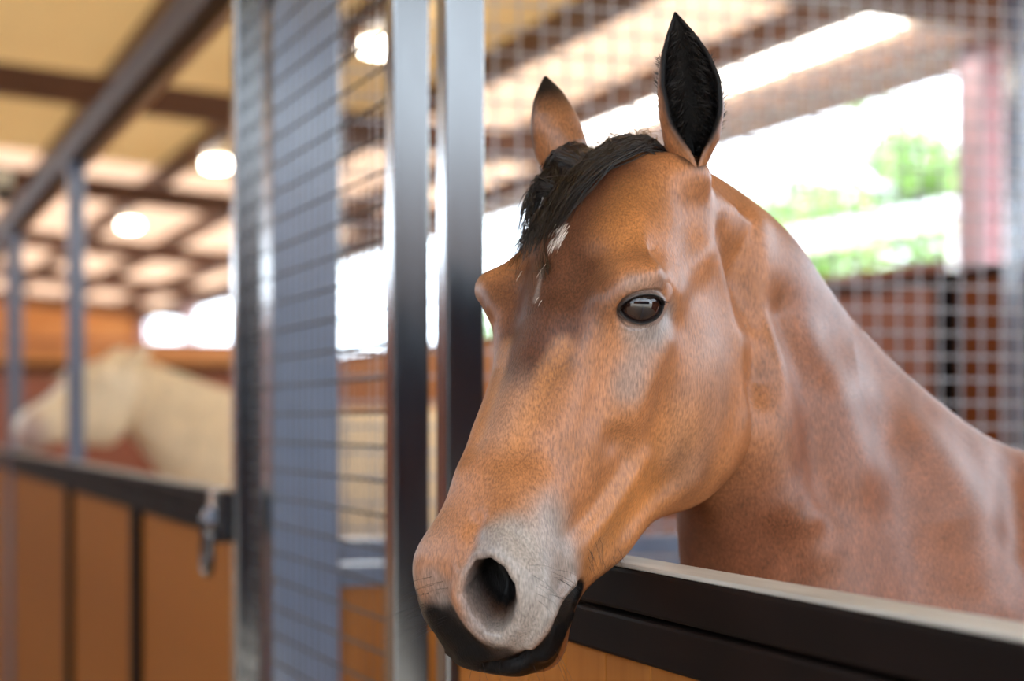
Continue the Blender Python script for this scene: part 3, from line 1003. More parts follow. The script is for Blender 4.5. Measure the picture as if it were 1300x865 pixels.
for side in (0, 1):
    pts = npts if side == 0 else np.array([surf0(mirror(p) - .030 * FR[2] - .055 * FR[3]) for p in npts])
    c = pts.mean(axis=0)
    u_, s_, vt = np.linalg.svd(pts - c)
    nrm = vt[2]
    out_dir = np.array(c) - loc2w(.50, 0, -.09)
    if nrm @ out_dir < 0:
        nrm = -nrm
    e1, e2 = vt[0], vt[1]
    rel = Vh - c
    uv = np.c_[rel @ e1, rel @ e2]
    hgt = rel @ nrm
    sd2 = poly_sd(uv, np.c_[(pts - c) @ e1, (pts - c) @ e2])
    near = (np.abs(hgt) < 0.035) & (np.linalg.norm(rel, axis=1) < 0.085) & ((Nh @ nrm) > -0.1)
    depth = (0.034, 0.014)[side] * sstep(-sd2, -0.001, 0.012) + 0.010 * sstep(-sd2, 0.008, 0.022)
    rim = (0.0055, 0.0)[side] * np.exp(-((sd2 - 0.007) ** 2) / (2 * 0.006 ** 2)) * (sd2 > -0.003)
    inward = -nrm * 0.80 - FR[1] * 0.55 + (FR[2] if side else -FR[2]) * 0.15
    Vh += near[:, None] * (depth[:, None] * inward + rim[:, None] * nrm)
    NOSD.append(np.where(near, sd2, 9.0))
V[HI] = Vh; set_v(body_me, V); Nh = get_n(body_me)[HI]
disp = np.zeros(len(Vh))
brush([(604, 664), (600, 688), (594, 710)], .007, -.005)                  # fold above the nostril
brush([(618, 676), (640, 692), (664, 722)], .008, .003)
brush([(585, 765), (600, 792), (625, 818)], .007, .003)
brush([(560, 760), (580, 800), (610, 835)], .012, -.003)
MOUTH = [(736, 746), (727, 757), (714, 773), (706, 790), (699, 808), (685, 826), (655, 843), (620, 850)]
brush(MOUTH, .0042, -.010)
brush([(p[0] - 9, p[1] - 5) for p in MOUTH[:6]], .005, .0045)
brush([(p[0] + 9, p[1] + 7) for p in MOUTH[2:6]], .006, .0045)
Vh += Nh * disp[:, None]
# the eye: centre and axes on the brow surface
E0, EN = hit(817, 392)
EL, _ = hit(791, 401)
ER, _ = hit(842, 384)
EN = np.array(EN) * 0.55 + (np.array(CO) - E0) / np.linalg.norm(np.array(CO) - E0) * 0.45
EN /= np.linalg.norm(EN)
eu = ER - EL; eu -= EN * (eu @ EN); eu /= np.linalg.norm(eu)
ev = np.cross(EN, eu)
if ev[2] < 0:
    ev = -ev
ERAD = 0.0225
EC = E0 + EN * (0.0045 - ERAD)
def mirror_dir(d):
    e = FR[2] / HS
    return d - 2 * (d @ e) * e
EYES = [(EC, EN, eu, ev), (mirror(EC), mirror_dir(EN), mirror_dir(eu), mirror_dir(ev))]
for (c, n_, u_, v_) in EYES:
    rel = Vh - (c + n_ * (ERAD - .0045))
    r2 = (rel @ u_ / .026) ** 2 + (rel @ v_ / .019) ** 2 + (rel @ n_ / .03) ** 2
    k = 1 - sstep(np.sqrt(r2), 0.75, 1.12)
    Vh -= n_ * (k * 0.022)[:, None]
V[HI] = Vh
set_v(body_me, V)

# ---- lids: from the almond rim on the eyeball out to the skin
bvh = make_bvh(body_me)
def lid_soup(eye, nth=72):
    c, n_, u_, v_ = eye
    sp_ = []
    q = np.linspace(0, 2 * np.pi, nth, endpoint=False)
    ca, sa = np.cos(q), np.sin(q)
    # almond in the tangent plane
    ru = 0.0205 * np.sign(ca) * np.abs(ca) ** 0.92
    rv = np.where(sa > 0, 0.0138, 0.0128) * np.sign(sa) * np.abs(sa) ** 1.25
    rows = []
    prof = [(0.93, -.0012, 0), (0.98, .0006, 0), (1.03, .0034, 0), (1.10, .0042, 0), (1.18, .0036, 0.02), (1.27, .0022, .12), (1.34, .0030, .25), (1.48, .0036, .45), (1.66, .003, .68), (1.9, .0015, .88), (2.2, -.001, 1.0)]
    for (s, lift, blend) in prof:
        row = []
        for k in range(nth):
            lower = sa[k] < -0.05
            l2 = lift * (1.0 if not lower else 0.75)
            d = u_ * ru[k] * s + v_ * rv[k] * s
            rr = np.linalg.norm(d)
            R = ERAD + l2
            h = math.sqrt(max(R * R - min(rr, R * .96) ** 2, 1e-8))
            p = c + d + n_ * h
            if blend > 0:
                # skin position on the same spoke
                p0 = c + n_ * (ERAD + .03) + d
                g_, gn, gi, gd = bvh.ray_cast(Vector(p0), Vector(-n_))
                if g_ is not None:
                    gq = np.array(g_) - n_ * (0.0004 if blend < 1 else .003) + n_ * (.0022 * (1 - blend))
                    ex = (gq - p) @ n_ - .0035
                    if ex > 0:
                        gq = gq - n_ * ex
                    p = p * (1 - blend) + gq * blend
            row.append(p)
        rows.append(row)
    return np.array(rows)
# ---- coat colours (hair pigment, with shade and warm light painted in places)
C_BAY = np.array(lin((146, 94, 57)))
C_DARK = np.array(lin((76, 45, 30)))
C_RED = np.array(lin((112, 67, 46)))
C_GOLD = np.array(lin((172, 110, 54)))
C_GREY = np.array(lin((120, 112, 108)))
C_LGREY = np.array(lin((140, 134, 128)))
C_BLACK = np.array(lin((20, 18, 18)))
C_WHITE = np.array(lin((214, 200, 190)))
bvh = make_bvh(body_me)
V = get_v(body_me)
colr = np.tile(C_BAY, (len(V), 1))
A_, B_, CC_ = w2loc(V)
def vnoise(v, f, seed, n=10):
    r = np.random.RandomState(seed)
    o = np.zeros(len(v))
    for k in range(n):
        d = r.normal(size=3); d /= np.linalg.norm(d)
        o += np.sin(v @ d * f * r.uniform(.6, 1.6) + r.uniform(0, 6.28))
    return o / math.sqrt(n)
wob = vnoise(V[HI], 90, 5) * .0012
def mixc(mask, c, idx=None):
    global colr
    if idx is None:
        colr = colr * (1 - mask[:, None]) + c * mask[:, None]
    else:
        colr[idx] = colr[idx] * (1 - mask[:, None]) + c * mask[:, None]
def patch(pix, r0, r1, c, amt=1.0, mir=True, pts=None):
    """colour within r0 of the line, fading out at r1"""
    pts = [hit(*p)[0] for p in pix] if pts is None else pts
    for k in range(2 if mir else 1):
        q = pts if k == 0 else [mirror(p) for p in pts]
        d = (seg_dist(V[HI], q) if len(q) > 1 else np.linalg.norm(V[HI] - q[0], axis=1)) + wob
        mixc(amt * (1 - sstep(d, r0, r1)), c, HI)
# neck and trunk a little redder, legs dark
neckm = sstep(-CC_ - np.clip(A_, 0, 1) * 0.2, .22, .34)
mixc(np.where(V[:, 0] > 1.0, 1.0, neckm) * .9, C_RED)
mixc(1 - sstep(V[:, 2], .45, .75), C_BLACK)
# forehead and bridge darker: brown pigment, with some shade painted in
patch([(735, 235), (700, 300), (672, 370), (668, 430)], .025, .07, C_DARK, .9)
patch([(742, 330), (715, 430), (672, 520)], .004, .020, C_DARK, .35)  # shade in the furrow beside the nasal bone, painted
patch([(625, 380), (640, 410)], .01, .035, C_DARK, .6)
patch([(655, 500), (640, 540)], .005, .045, C_GREY, .15)
patch([(820, 250), (790, 290)], .01, .05, C_GOLD, .35)
patch([(715, 440), (655, 560)], .002, .018, C_GOLD, .5)  # orange shading of the same furrow, painted
patch([(860, 560), (820, 620), (760, 690)], .012, .055, C_GOLD, .55)  # warm highlights along the lower jaw, painted
patch([(885, 600), (840, 600)], .01, .04, C_DARK, .25)
patch([(905, 470), (880, 560)], .02, .06, C_GREY, .22)
# grey skin round the eye
patch([(794, 384), (802, 412), (834, 420), (845, 398)], .002, .027, C_GREY, .85)
patch([(815, 440), (798, 490)], .003, .028, C_GREY, .5)
patch([(805, 362), (838, 362)], .002, .018, C_GREY, .45)
# muzzle
patch([(700, 680), (715, 725)], .012, .055, C_LGREY, .75)
patch([(650, 690), (690, 760), (650, 810)], .014, .042, C_LGREY, .9)
patch([(615, 690), (600, 735), (612, 790)], .008, .028, C_GREY, .8)
patch([(540, 700), (575, 690), (560, 660)], .01, .034, C_BAY, .8, False)
patch([(572, 720), (585, 700)], .006, .02, C_BAY, .6, False)
patch([(545, 740), (560, 775)], .004, .022, C_GREY, .5, False)
patch([(555, 790), (585, 815), (630, 842), (670, 850), (560, 820)], .012, .030, C_BLACK, 1.0, False)
patch([(575, 780), (600, 810), (640, 830)], .006, .018, C_BLACK, .85, False)
patch([(528, 760), (540, 800), (575, 840)], .008, .022, C_BLACK, .9, False)
patch([(733, 752), (722, 785), (712, 815), (692, 842), (650, 852)], .011, .018, C_BLACK, 1.0, False)
patch([(716, 800), (700, 835), (660, 852)], .014, .022, C_BLACK, 1.0, False)
patch([(732, 790), (724, 815), (704, 846)], .001, .005, C_LGREY, .5, False)
patch(MOUTH[:6], .0018, .0042, C_BLACK, 1.0, False)
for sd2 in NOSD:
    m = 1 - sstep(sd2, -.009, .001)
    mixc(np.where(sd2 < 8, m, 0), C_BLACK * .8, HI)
# star: thin white ground, the hairs themselves come later
patch([(716, 286), (712, 300), (707, 312)], .001, .006, C_WHITE, .25, False)
patch([(688, 345), (680, 380)], .0015, .005, C_GREY, .5, False)
patch(None, .012, .024, C_BLACK, .9, False, [EAR_N[0] + (EAR_N[1] - EAR_N[0]) * .03 + np.array(c2w_dir((0, -.012, 0)))])
# socket rim black
for (c, n_, u_, v_) in EYES:
    rel = V[HI] - (c + n_ * ERAD)
    r2 = np.sqrt((rel @ u_ / .0215) ** 2 + (rel @ v_ / .0155) ** 2 + (rel @ n_ / .03) ** 2)
    mixc(1 - sstep(r2, 1.0, 1.25), C_BLACK, HI)
fine = 1 + .10 * vnoise(V, 150, 21) * .5
colr *= np.clip(fine, .7, 1.3)[:, None]

# ---- join lids and ears to the body mesh
addv, addf, addc = [V], [], [colr]
nv = len(V)
def push_grid(g, c, closed=True):
    global nv
    S, K, _ = g.shape
    idx = nv + np.arange(S * K).reshape(S, K)
    addv.append(g.reshape(-1, 3)); addc.append(c.reshape(-1, 3)); nv += S * K
    for i in range(S - 1):
        for k in range(K if closed else K - 1):
            k2 = (k + 1) % K
            addf.append((idx[i, k], idx[i, k2], idx[i + 1, k2], idx[i + 1, k]))
for ei, e in enumerate(EYES):
    g = lid_soup(e)
    S, K, _ = g.shape
    cg = np.zeros_like(g)
    for i, t in enumerate((0, 0, 0, .12, .5, .45, .8, .95, 1, 1, 1)):
        cg[i] = C_BLACK * 1.6 * (1 - t) + C_GREY * t
    # outer rings take the colour of the skin they run into
    nb = HI[np.linalg.norm(V[HI] - e[0], axis=1) < .07]
    for i in range(4, S):
        t = (.25, .5, .8, 1, 1, 1, 1)[i - 4]
        for k in range(K):
            j = nb[np.argmin(((V[nb] - (e[0] + (g[i, k] - e[0]) * (1.25 if i < 8 else 1.05))) ** 2).sum(1))]
            cg[i, k] = cg[i, k] * (1 - t) + colr[j] * t
    push_grid(g if ei == 0 else g[:, ::-1], cg if ei == 0 else cg[:, ::-1])
def ear_cols(g, outer_base, outer_tip, inner, m):
    S, K, _ = g.shape
    cg = np.zeros_like(g)
    for i in range(S):
        u = i / (S - 1)
        t = sstep(np.array([u]), .45, .85)[0]
        co = outer_base * (1 - t) + outer_tip * t
        for k in range(K):
            if k < m:
                edge = abs(k - (m - 1) / 2) / ((m - 1) / 2)
                e_ = sstep(np.array([edge]), .84, .98)[0] * sstep(np.array([u]), .02, .2)[0]
                cg[i, k] = co * (1 - e_) + C_BLACK * e_
            else:
                cg[i, k] = inner
    return cg
od_n = np.array(c2w_dir((0.16, -1.0, 0.05)))
g1 = ear_soup(EAR_N[0] - (EAR_N[1] - EAR_N[0]) * .03, EAR_N[1], od_n, .0335, .026, np.array(c2w_dir((.0065, .0, .0))))
od_f = np.array(c2w_dir((-0.75, .62, 0.0)))
g2 = ear_soup(EAR_F[0] - (EAR_F[1] - EAR_F[0]) * .1, EAR_F[1], od_f, .030, .028, np.array(c2w_dir((-.002, 0, 0))), wide=[.8, .9, 1.0, .95, .76, .45, .2, .05])
for g, cin in ((g1, C_BLACK), (g2, C_DARK)):
    cg = ear_cols(g, C_BAY * .8, C_BLACK * 1.3, cin, 22)
    push_grid(g, cg)
    tipc = g[-1].mean(axis=0)

# ---- rebuild as one mesh
old = body_me
nl = len(old.loops)
fa = np.empty(nl, np.int32); old.loops.foreach_get('vertex_index', fa)
tot = np.empty(len(old.polygons), np.int32); old.polygons.foreach_get('loop_total', tot)
faces = []
if (tot == 4).all():
    faces = fa.reshape(-1, 4).tolist()
else:
    st = np.concatenate([[0], np.cumsum(tot)[:-1]])
    faces = [fa[s:s + t].tolist() for s, t in zip(st, tot)]
faces += [[int(i) for i in f] for f in addf]
allv = np.concatenate(addv)
allc = np.concatenate(addc)
body_me2 = bpy.data.meshes.new('horse_body')
body_me2.from_pydata(allv.tolist(), [], faces)
ca_ = body_me2.color_attributes.new('coat', 'FLOAT_COLOR', 'POINT')
ca_.data.foreach_set('color', np.c_[allc, np.ones(len(allc))].astype(np.float32).ravel())
body_me2.update()

def coat_material(name, rough=0.41):
    m = new_mat(name, (140, 80, 45), rough)
    nt = m.node_tree
    b = nt.nodes['Principled BSDF']
    at = nt.nodes.new('ShaderNodeVertexColor'); at.layer_name = 'coat'
    tc = nt.nodes.new('ShaderNodeTexCoord')
    def nz(scale, stretch, detail=2):
        mp = nt.nodes.new('ShaderNodeMapping'); mp.inputs['Scale'].default_value = stretch
        mp.inputs['Rotation'].default_value = (0.5, -0.35, 0)
        n = nt.nodes.new('ShaderNodeTexNoise'); n.inputs['Scale'].default_value = scale; n.inputs['Detail'].default_value = detail
        nt.links.new(tc.outputs['Object'], mp.inputs['Vector']); nt.links.new(mp.outputs[0], n.inputs['Vector'])
        return n
    hair = nz(620, (1, 1, .22), 3)
    big = nz(28, (1, 1, .6), 3)
    mr = nt.nodes.new('ShaderNodeMapRange'); mr.inputs['From Min'].default_value = .3; mr.inputs['From Max'].default_value = .7
    mr.inputs['To Min'].default_value = .62; mr.inputs['To Max'].default_value = 1.40
    nt.links.new(hair.outputs['Fac'], mr.inputs['Value'])
    mr2 = nt.nodes.new('ShaderNodeMapRange'); mr2.inputs['From Min'].default_value = .3; mr2.inputs['From Max'].default_value = .7
    mr2.inputs['To Min'].default_value = .88; mr2.inputs['To Max'].default_value = 1.12
    nt.links.new(big.outputs['Fac'], mr2.inputs['Value'])
    mu = nt.nodes.new('ShaderNodeMath'); mu.operation = 'MULTIPLY'
    nt.links.new(mr.outputs[0], mu.inputs[0]); nt.links.new(mr2.outputs[0], mu.inputs[1])
    vm = nt.nodes.new('ShaderNodeVectorMath'); vm.operation = 'SCALE'
    nt.links.new(at.outputs['Color'], vm.inputs[0]); nt.links.new(mu.outputs[0], vm.inputs['Scale'])
    nt.links.new(vm.outputs[0], b.inputs['Base Color'])
    bp = nt.nodes.new('ShaderNodeBump'); bp.inputs['Strength'].default_value = .45; bp.inputs['Distance'].default_value = .0012
    nt.links.new(hair.outputs['Fac'], bp.inputs['Height']); nt.links.new(bp.outputs[0], b.inputs['Normal'])
    lum = nt.nodes.new('ShaderNodeRGBToBW')                     # black skin is duller than the sleek hair
    nt.links.new(at.outputs['Color'], lum.inputs[0])
    ms = nt.nodes.new('ShaderNodeMapRange')
    ms.inputs['From Min'].default_value = .01; ms.inputs['From Max'].default_value = .09
    ms.inputs['To Min'].default_value = .10; ms.inputs['To Max'].default_value = .5
    nt.links.new(lum.outputs[0], ms.inputs['Value'])
    nt.links.new(ms.outputs[0], b.inputs['Specular IOR Level'])
    return m
hroot = empty('horse', (1.9, HY0, 0.0))
tag(hroot, 'bay horse with black forelock and white star looking out over the rail', 'horse')
body = link('body', body_me2, coat_material('bay_coat'), hroot, smooth=True)
bvh = make_bvh(old)

# ---- eyeballs
def eye_material():
    m = new_mat('horse_eye', (30, 18, 14), 0.03)
    nt = m.node_tree
    b = nt.nodes['Principled BSDF']
    tc = nt.nodes.new('ShaderNodeTexCoord')
    sx = nt.nodes.new('ShaderNodeSeparateXYZ')
    nt.links.new(tc.outputs['Object'], sx.inputs[0])
    def mth(op, a, b2):
        n = nt.nodes.new('ShaderNodeMath'); n.operation = op
        for i, q in enumerate((a, b2)):
            if q is None: continue
            if hasattr(q, 'links'): nt.links.new(q, n.inputs[i])
            else: n.inputs[i].default_value = q
        return n.outputs[0]
    ux = mth('MULTIPLY', sx.outputs[0], 1 / .0165); uy = mth('MULTIPLY', sx.outputs[1], 1 / .0145)
    rr = mth('SQRT', mth('ADD', mth('MULTIPLY', ux, ux), mth('MULTIPLY', uy, uy)), None)
    rp = nt.nodes.new('ShaderNodeValToRGB')
    el = rp.color_ramp.elements
    el[0].position = .35; el[0].color = (*lin((10, 12, 20)), 1)
    el[1].position = .48; el[1].color = (*lin((40, 24, 20)), 1)
    e = el.new(.90); e.color = (*lin((30, 18, 17)), 1)
    e = el.new(1.0); e.color = (*lin((16, 12, 12)), 1)
    e = el.new(1.25); e.color = (*lin((60, 52, 50)), 1)
    nt.links.new(mth('MULTIPLY', rr, .8), rp.inputs[0])
    nt.links.new(rp.outputs[0], b.inputs['Base Color'])
    b.inputs['Coat Weight'].default_value = .5
    b.inputs['Coat Roughness'].default_value = .02
    b.inputs['Specular IOR Level'].default_value = .5
    return m
EM = eye_material()
for (c, n_, u_, v_) in EYES:
    bm = bmesh.new()
    bmesh.ops.create_uvsphere(bm, u_segments=40, v_segments=24, radius=ERAD)
    me = bm_mesh(bm, 'eye')
    o = bpy.data.objects.new('eye', me); COL.objects.link(o)
    me.materials.append(EM)
    me.polygons.foreach_set('use_smooth', np.ones(len(me.polygons), dtype=bool))
    R = Matrix((u_, v_, n_)).transposed()
    if R.determinant() < 0:
        R = Matrix((-u_, v_, n_)).transposed()
    o.parent = hroot
    o.matrix_local = Matrix.Translation(Vector(c) - hroot.location) @ R.to_4x4()
    o['label'] = 'dark glossy brown eye'

# ---- hair
def strands(name, paths, r0, mat, parent, label=None, sides=3):
    vs_, fs_ = [], []
    for pts in paths:
        n = len(pts)
        p = np.array(pts)
        t = np.gradient(p, axis=0); t /= (np.linalg.norm(t, axis=1)[:, None] + 1e-9)
        x = np.cross(t, np.array((.3, .5, .81))); x /= (np.linalg.norm(x, axis=1)[:, None] + 1e-9)
        y = np.cross(t, x)
        base = len(vs_)
        for i in range(n):
            r = r0 * (1 - .85 * (i / (n - 1)) ** 1.5)
            for k in range(sides):
                q = 2 * math.pi * k / sides
                vs_.append(p[i] + r * (math.cos(q) * x[i] + math.sin(q) * y[i]))
        for i in range(n - 1):
            for k in range(sides):
                k2 = (k + 1) % sides
                fs_.append((base + i * sides + k, base + i * sides + k2, base + (i + 1) * sides + k2, base + (i + 1) * sides + k))
    me = bpy.data.meshes.new(name)
    me.from_pydata([tuple(v) for v in vs_], [], fs_)
    o = link(name, me, mat, parent, smooth=True)
    if label:
        o['label'] = label
    o['kind'] = 'stuff'
    return o
HAIR = noisy('black_hair', (16, 13, 13), (34, 27, 25), (60, 60, 60), 0.36, spec=0.6)
HAIRB = noisy('pale_brown_hair', (96, 74, 58), (150, 124, 98), (60, 60, 60), 0.45)  # lighter brown than the forelock, for loose poll hairs
rh = random.Random(11)
def surf(p, off):
    q, n_, i, d = bvh.find_nearest(Vector(p))
    return np.array(q) + np.array(n_) * off
def lock(root, mids, tip, n=12, off0=.004, off1=.006, jitter=.003, lift=.0):
    ctrl = [np.array(root)] + [np.array(m) for m in mids] + [np.array(tip)]
    c = cr_open(np.array(ctrl), n)
    out = []
    ph = rh.uniform(0, 6.28)
    for i, p in enumerate(c):
        t = i / (n - 1)
        q, n_, fi, d = bvh.find_nearest(Vector(p))
        q = np.array(q); n_ = np.array(n_)
        h = (p - q) @ n_
        want = off0 + (off1 - off0) * t + lift * math.sin(math.pi * t)
        if h < want:
            p = q + n_ * want
        out.append(p + jitter * math.sin(ph + t * 5) * np.array((.4, .4, .3)) * t)
    return out
def spt(px, py, off=0.0):
    p, n_ = hit(px, py)
    return p + n_ * off
fl = []
for k in range(1500):
    s = rh.random()
    def lp(a, b, jx, jy):
        return a[0] + (b[0] - a[0]) * s + rh.gauss(0, jx), a[1] + (b[1] - a[1]) * s + rh.gauss(0, jy)
    cps = [lp((722, 178), (842, 184), 4, 5), lp((702, 206), (798, 196), 4, 5), lp((679, 262), (752, 230), 5, 6), lp((645, 348), (700, 302), 9, 10)]
    L = rh.uniform(.55, 1.0) if rh.random() < .8 else rh.uniform(.8, 1.0)
    c = cr_open(np.array(cps), 40)[:max(8, int(40 * L))]
    c = c[np.linspace(0, len(c) - 1, 7).astype(int)]
    h_ = [.0] + [rh.uniform(.002, .010)] * 5 + [rh.uniform(.0, .008)]
    pts = [spt(x_, y_, o_) for (x_, y_), o_ in zip(c, h_)]
    fl.append(cr_open(np.array(pts), 13) + np.outer(np.linspace(0, 1, 13) ** 2, np.array((0, 0, 1))) * rh.gauss(0, .002))
for k in range(170):                                            # fringe hanging clear of the far temple
    s = rh.random()
    rp = spt(694 + 22 * s + rh.gauss(0, 3), 200 + 24 * (1 - s) + rh.gauss(0, 5), .002)
    L = rh.uniform(.35, 1.0)
    d1 = 2.37 * HS
    tx, ty = 650 + 20 * s + rh.gauss(0, 6), 302 + 34 * rh.random()
    rx, ry = 694 + 10 * s, 205
    tip = np.array(P(rx + (tx - rx) * L, ry + (ty - ry) * L, d1 + rh.uniform(-.02, .02)))
    md = np.array(P(rx + (tx - rx) * L * .45 - rh.uniform(2, 12), ry + (ty - ry) * L * .5, d1))
    fl.append(cr_open(np.array([rp, md, tip]), 10))
strands('forelock', fl, .0009, HAIR, hroot, 'black forelock swept across the forehead')

# loose hairs on the poll, wisps, ear hair, star, whiskers, lashes, mane
wl = []
for k in range(70):
    rx = rh.uniform(735, 840)
    p = spt(rx, 168 + rh.uniform(-4, 8), .001)
    d = np.array(c2w_dir((rh.gauss(-.1, .5), rh.gauss(0, .3), 1.0))); d /= np.linalg.norm(d)
    L = rh.uniform(.012, .032)
    side = np.array(c2w_dir((rh.choice((-1, 1)) * rh.uniform(.3, 1.0), 0, -.3)))
    wl.append([p, p + d * L * .5, p + d * L * .8 + side * L * .35, p + d * L * .8 + side * L * .8])
strands('poll_wisps', [cr_open(np.array(q), 8) for q in wl], .0005, HAIRB, hroot)
eh = []
ax1 = EAR_N[1] - EAR_N[0]
for k in range(420):
    u = rh.uniform(.04, .80)
    v = rh.choice((-1, 1, 1)) * rh.uniform(.25, 1.0)
    wv = np.interp(u, [0, .15, .35, .55, .72, .86, .95, 1], [.46, .84, 1.0, .97, .75, .43, .17, .02]) * .031
    c0 = EAR_N[0] + ax1 * u + math.sin(math.pi * u) * np.array(c2w_dir((.0065, 0, 0)))
    x_ = np.array(c2w_dir((1, .16, 0)))
    dpt = math.cos(v * 1.3)
    p = c0 + x_ * wv * v + np.array(c2w_dir((0, 1, 0))) * .020 * dpt
    tip = c0 + ax1 * rh.uniform(.02, .12) + x_ * wv * v * rh.uniform(.1, .7) + np.array(c2w_dir((0, -1, 0))) * rh.uniform(-.008, .006)
    m_ = (p + tip) / 2 + np.array(c2w_dir((rh.gauss(0, .002), -.004, .002)))
    eh.append(cr_open(np.array([p, m_, tip]), 7))
for k in range(90):                                             # short fringe past the rims
    u = rh.uniform(.05, .7); sgn = rh.choice((-1, 1))
    wv = np.interp(u, [0, .15, .35, .55, .72, .86, .95, 1], [.46, .84, 1.0, .97, .75, .43, .17, .02]) * .0335
    c0 = EAR_N[0] + ax1 * u + math.sin(math.pi * u) * np.array(c2w_dir((.0065, 0, 0)))
    p = c0 + np.array(c2w_dir((1, .16, 0))) * wv * sgn * .97
    t_ = p + np.array(c2w_dir((sgn * rh.uniform(.001, .006), 0, rh.uniform(.002, .008))))
    eh.append(cr_open(np.array([p, (p + t_) / 2, t_]), 4))
strands('ear_hair', eh, .0006, HAIR, hroot)
WHITEH = noisy('white_hair', (226, 214, 204), (244, 236, 228), (60, 60, 60), 0.5)
sh_ = []
for k in range(56):
    t = rh.random()
    cx_, cy_ = 718 - 12 * t + rh.gauss(0, 4.6), 283 + 30 * t + rh.gauss(0, 2.5)
    sh_.append(cr_open(np.array([spt(cx_, cy_, .0003), spt(cx_ - 2.5, cy_ + 5, .0012), spt(cx_ - 5, cy_ + 11, .0008)]), 5))
for (cx_, cy_) in ((690, 340), (686, 346), (663, 345), (660, 350), (693, 336), (684, 378), (688, 382)):
    sh_.append(cr_open(np.array([spt(cx_, cy_, .0003), spt(cx_ - 2, cy_ + 4, .0012), spt(cx_ - 4, cy_ + 8, .0008)]), 5))
strands('star', sh_, .0003, WHITEH, hroot, 'small white star of hair on the forehead')
wk = []
for k in range(46):
    z = rh.random()
    if z < .35:
        bx, by, dx, dy = rh.uniform(530, 570), rh.uniform(730, 810), -1, .15
    elif z < .75:
        bx, by, dx, dy = rh.uniform(655, 722), rh.uniform(715, 800), rh.uniform(-.2, 1), rh.uniform(.2, 1)
    else:
        bx, by, dx, dy = rh.uniform(600, 725), rh.uniform(820, 850), rh.uniform(-.3, .8), 1
    p, n_ = hit(bx, by)
    d = np.array(c2w_dir((dx, -.5, -dy))) + n_ * .9; d /= np.linalg.norm(d)
    L = rh.uniform(.02, .055)
    wk.append(cr_open(np.array([p - n_ * .001, p + d * L * .5, p + d * L + np.array((0, 0, -.12 * L))]), 6))
for k in range(16):
    p, n_ = hit(rh.uniform(745, 815), rh.uniform(690, 735))
    d = np.array(c2w_dir((rh.uniform(0, .5), 0, -1))); L = rh.uniform(.01, .03)
    wk.append(cr_open(np.array([p, p + d * L * .5, p + d * L]), 5))
strands('whiskers', wk, .0002, HAIR, hroot)
el_ = []
for k in range(46):
    t = k / 45.0
    a_ = math.radians(160 - 140 * t)
    p = EC + (eu * .0205 * math.cos(a_) + ev * .0138 * math.sin(a_)) * 1.06
    rel = p - EC; p = EC + rel / np.linalg.norm(rel) * 1.0 * np.linalg.norm(rel)
    rr = np.linalg.norm(rel); p = p + EN * math.sqrt(max((ERAD + .003) ** 2 - rr ** 2, 0))
    d = EN * .8 + ev * -.15 + eu * (t - .4) * .8 + np.array((0, 0, -.25))
    L = rh.uniform(.007, .013)
    el_.append(cr_open(np.array([p, p + d * L * .5, p + d * L + ev * .003]), 5))
strands('eyelashes', el_, .00035, HAIR, hroot)
mn = []
crest = cr_open(np.array([s_[0] for s_ in NECK[1:8]]), 260)
for k in range(1500):
    i = int(rh.uniform(0, 225))
    p = crest[i] + np.array((rh.gauss(0, .004), .010 + rh.uniform(0, .01), -.014))
    L = rh.uniform(.05, .20) * (1 if i > 12 else .5)
    far = np.array((0.0, 1.0, 0.0))
    p1 = p + far * .03 + np.array((rh.gauss(0, .01), 0, -.006))
    p2 = p + far * (.06 + .15 * L) + np.array((rh.gauss(0, .02), 0, -.35 * L))
    p3 = p + far * (.08 + .25 * L) + np.array((rh.gauss(0, .03), 0, -L))
    mn.append(cr_open(np.array([p, p1, p2, p3]), 8))
strands('mane', mn, .0010, HAIR, hroot, 'black mane lying on the far side of the neck')
tl_ = []
tb_ = np.array(CW(2.13, 3.26, -.30))
for k in range(260):
    a_ = rh.uniform(0, 6.28); q = rh.uniform(0, .03)
    off = np.array((math.cos(a_) * q, math.sin(a_) * q, 0))
    tl_.append(cr_open(np.array([tb_ + off, tb_ + np.array((.07, 0, -.05)) + off * 1.4, tb_ + np.array((.10, 0, -.4)) + off * 2.5, tb_ + np.array((.09, 0, -rh.uniform(.6, .95))) + off * 1.5]), 9))
strands('tail', tl_, .0016, HAIR, hroot)
# ------------------------------------------------------------------ the cream horse in the next stall
FR2 = head_frame(((118 - CX) / F * 8.8, 8.8, (HY - 466) / F * 8.8), 44, 60)
def l2(a, b, c):
    return FR2[0] + a * FR2[1] + b * FR2[2] + c * FR2[3]
sp = Soup()
sp.grid(head_grid(FR2, 80, 64))
N2 = [(P(124, 468, 8.85), P(128, 540, 8.86), .06, .2),
      (P(142, 470, 8.88), P(140, 572, 8.88), .085, .3),
      (P(172, 481, 8.90), P(168, 606, 8.90), .105, .35),
      (P(208, 494, 8.92), P(198, 655, 8.92), .14, .4),
      (P(246, 508, 8.95), P(232, 705, 8.95), .20, .4),
      (P(292, 521, 9.00), P(285, 742, 9.00), .25, .3),
      (P(350, 533, 9.08), P(350, 762, 9.08), .28, .1),
      (P(430, 540, 9.20), P(430, 765, 9.20), .30, .0),
      (P(510, 538, 9.30), P(510, 750, 9.30), .30, .0),
      (P(580, 536, 9.40), P(580, 722, 9.40), .26, .0),
      (P(632, 556, 9.46), P(632, 690, 9.46), .16, .0),
      (P(652, 592, 9.48), P(652, 644, 9.48), .04, .0)]
sp.grid(trunk_grid([(tuple(t), tuple(b), w_, k_) for t, b, w_, k_ in N2]))
pf, ph = P(285, 700, 9.0), P(590, 700, 9.4)
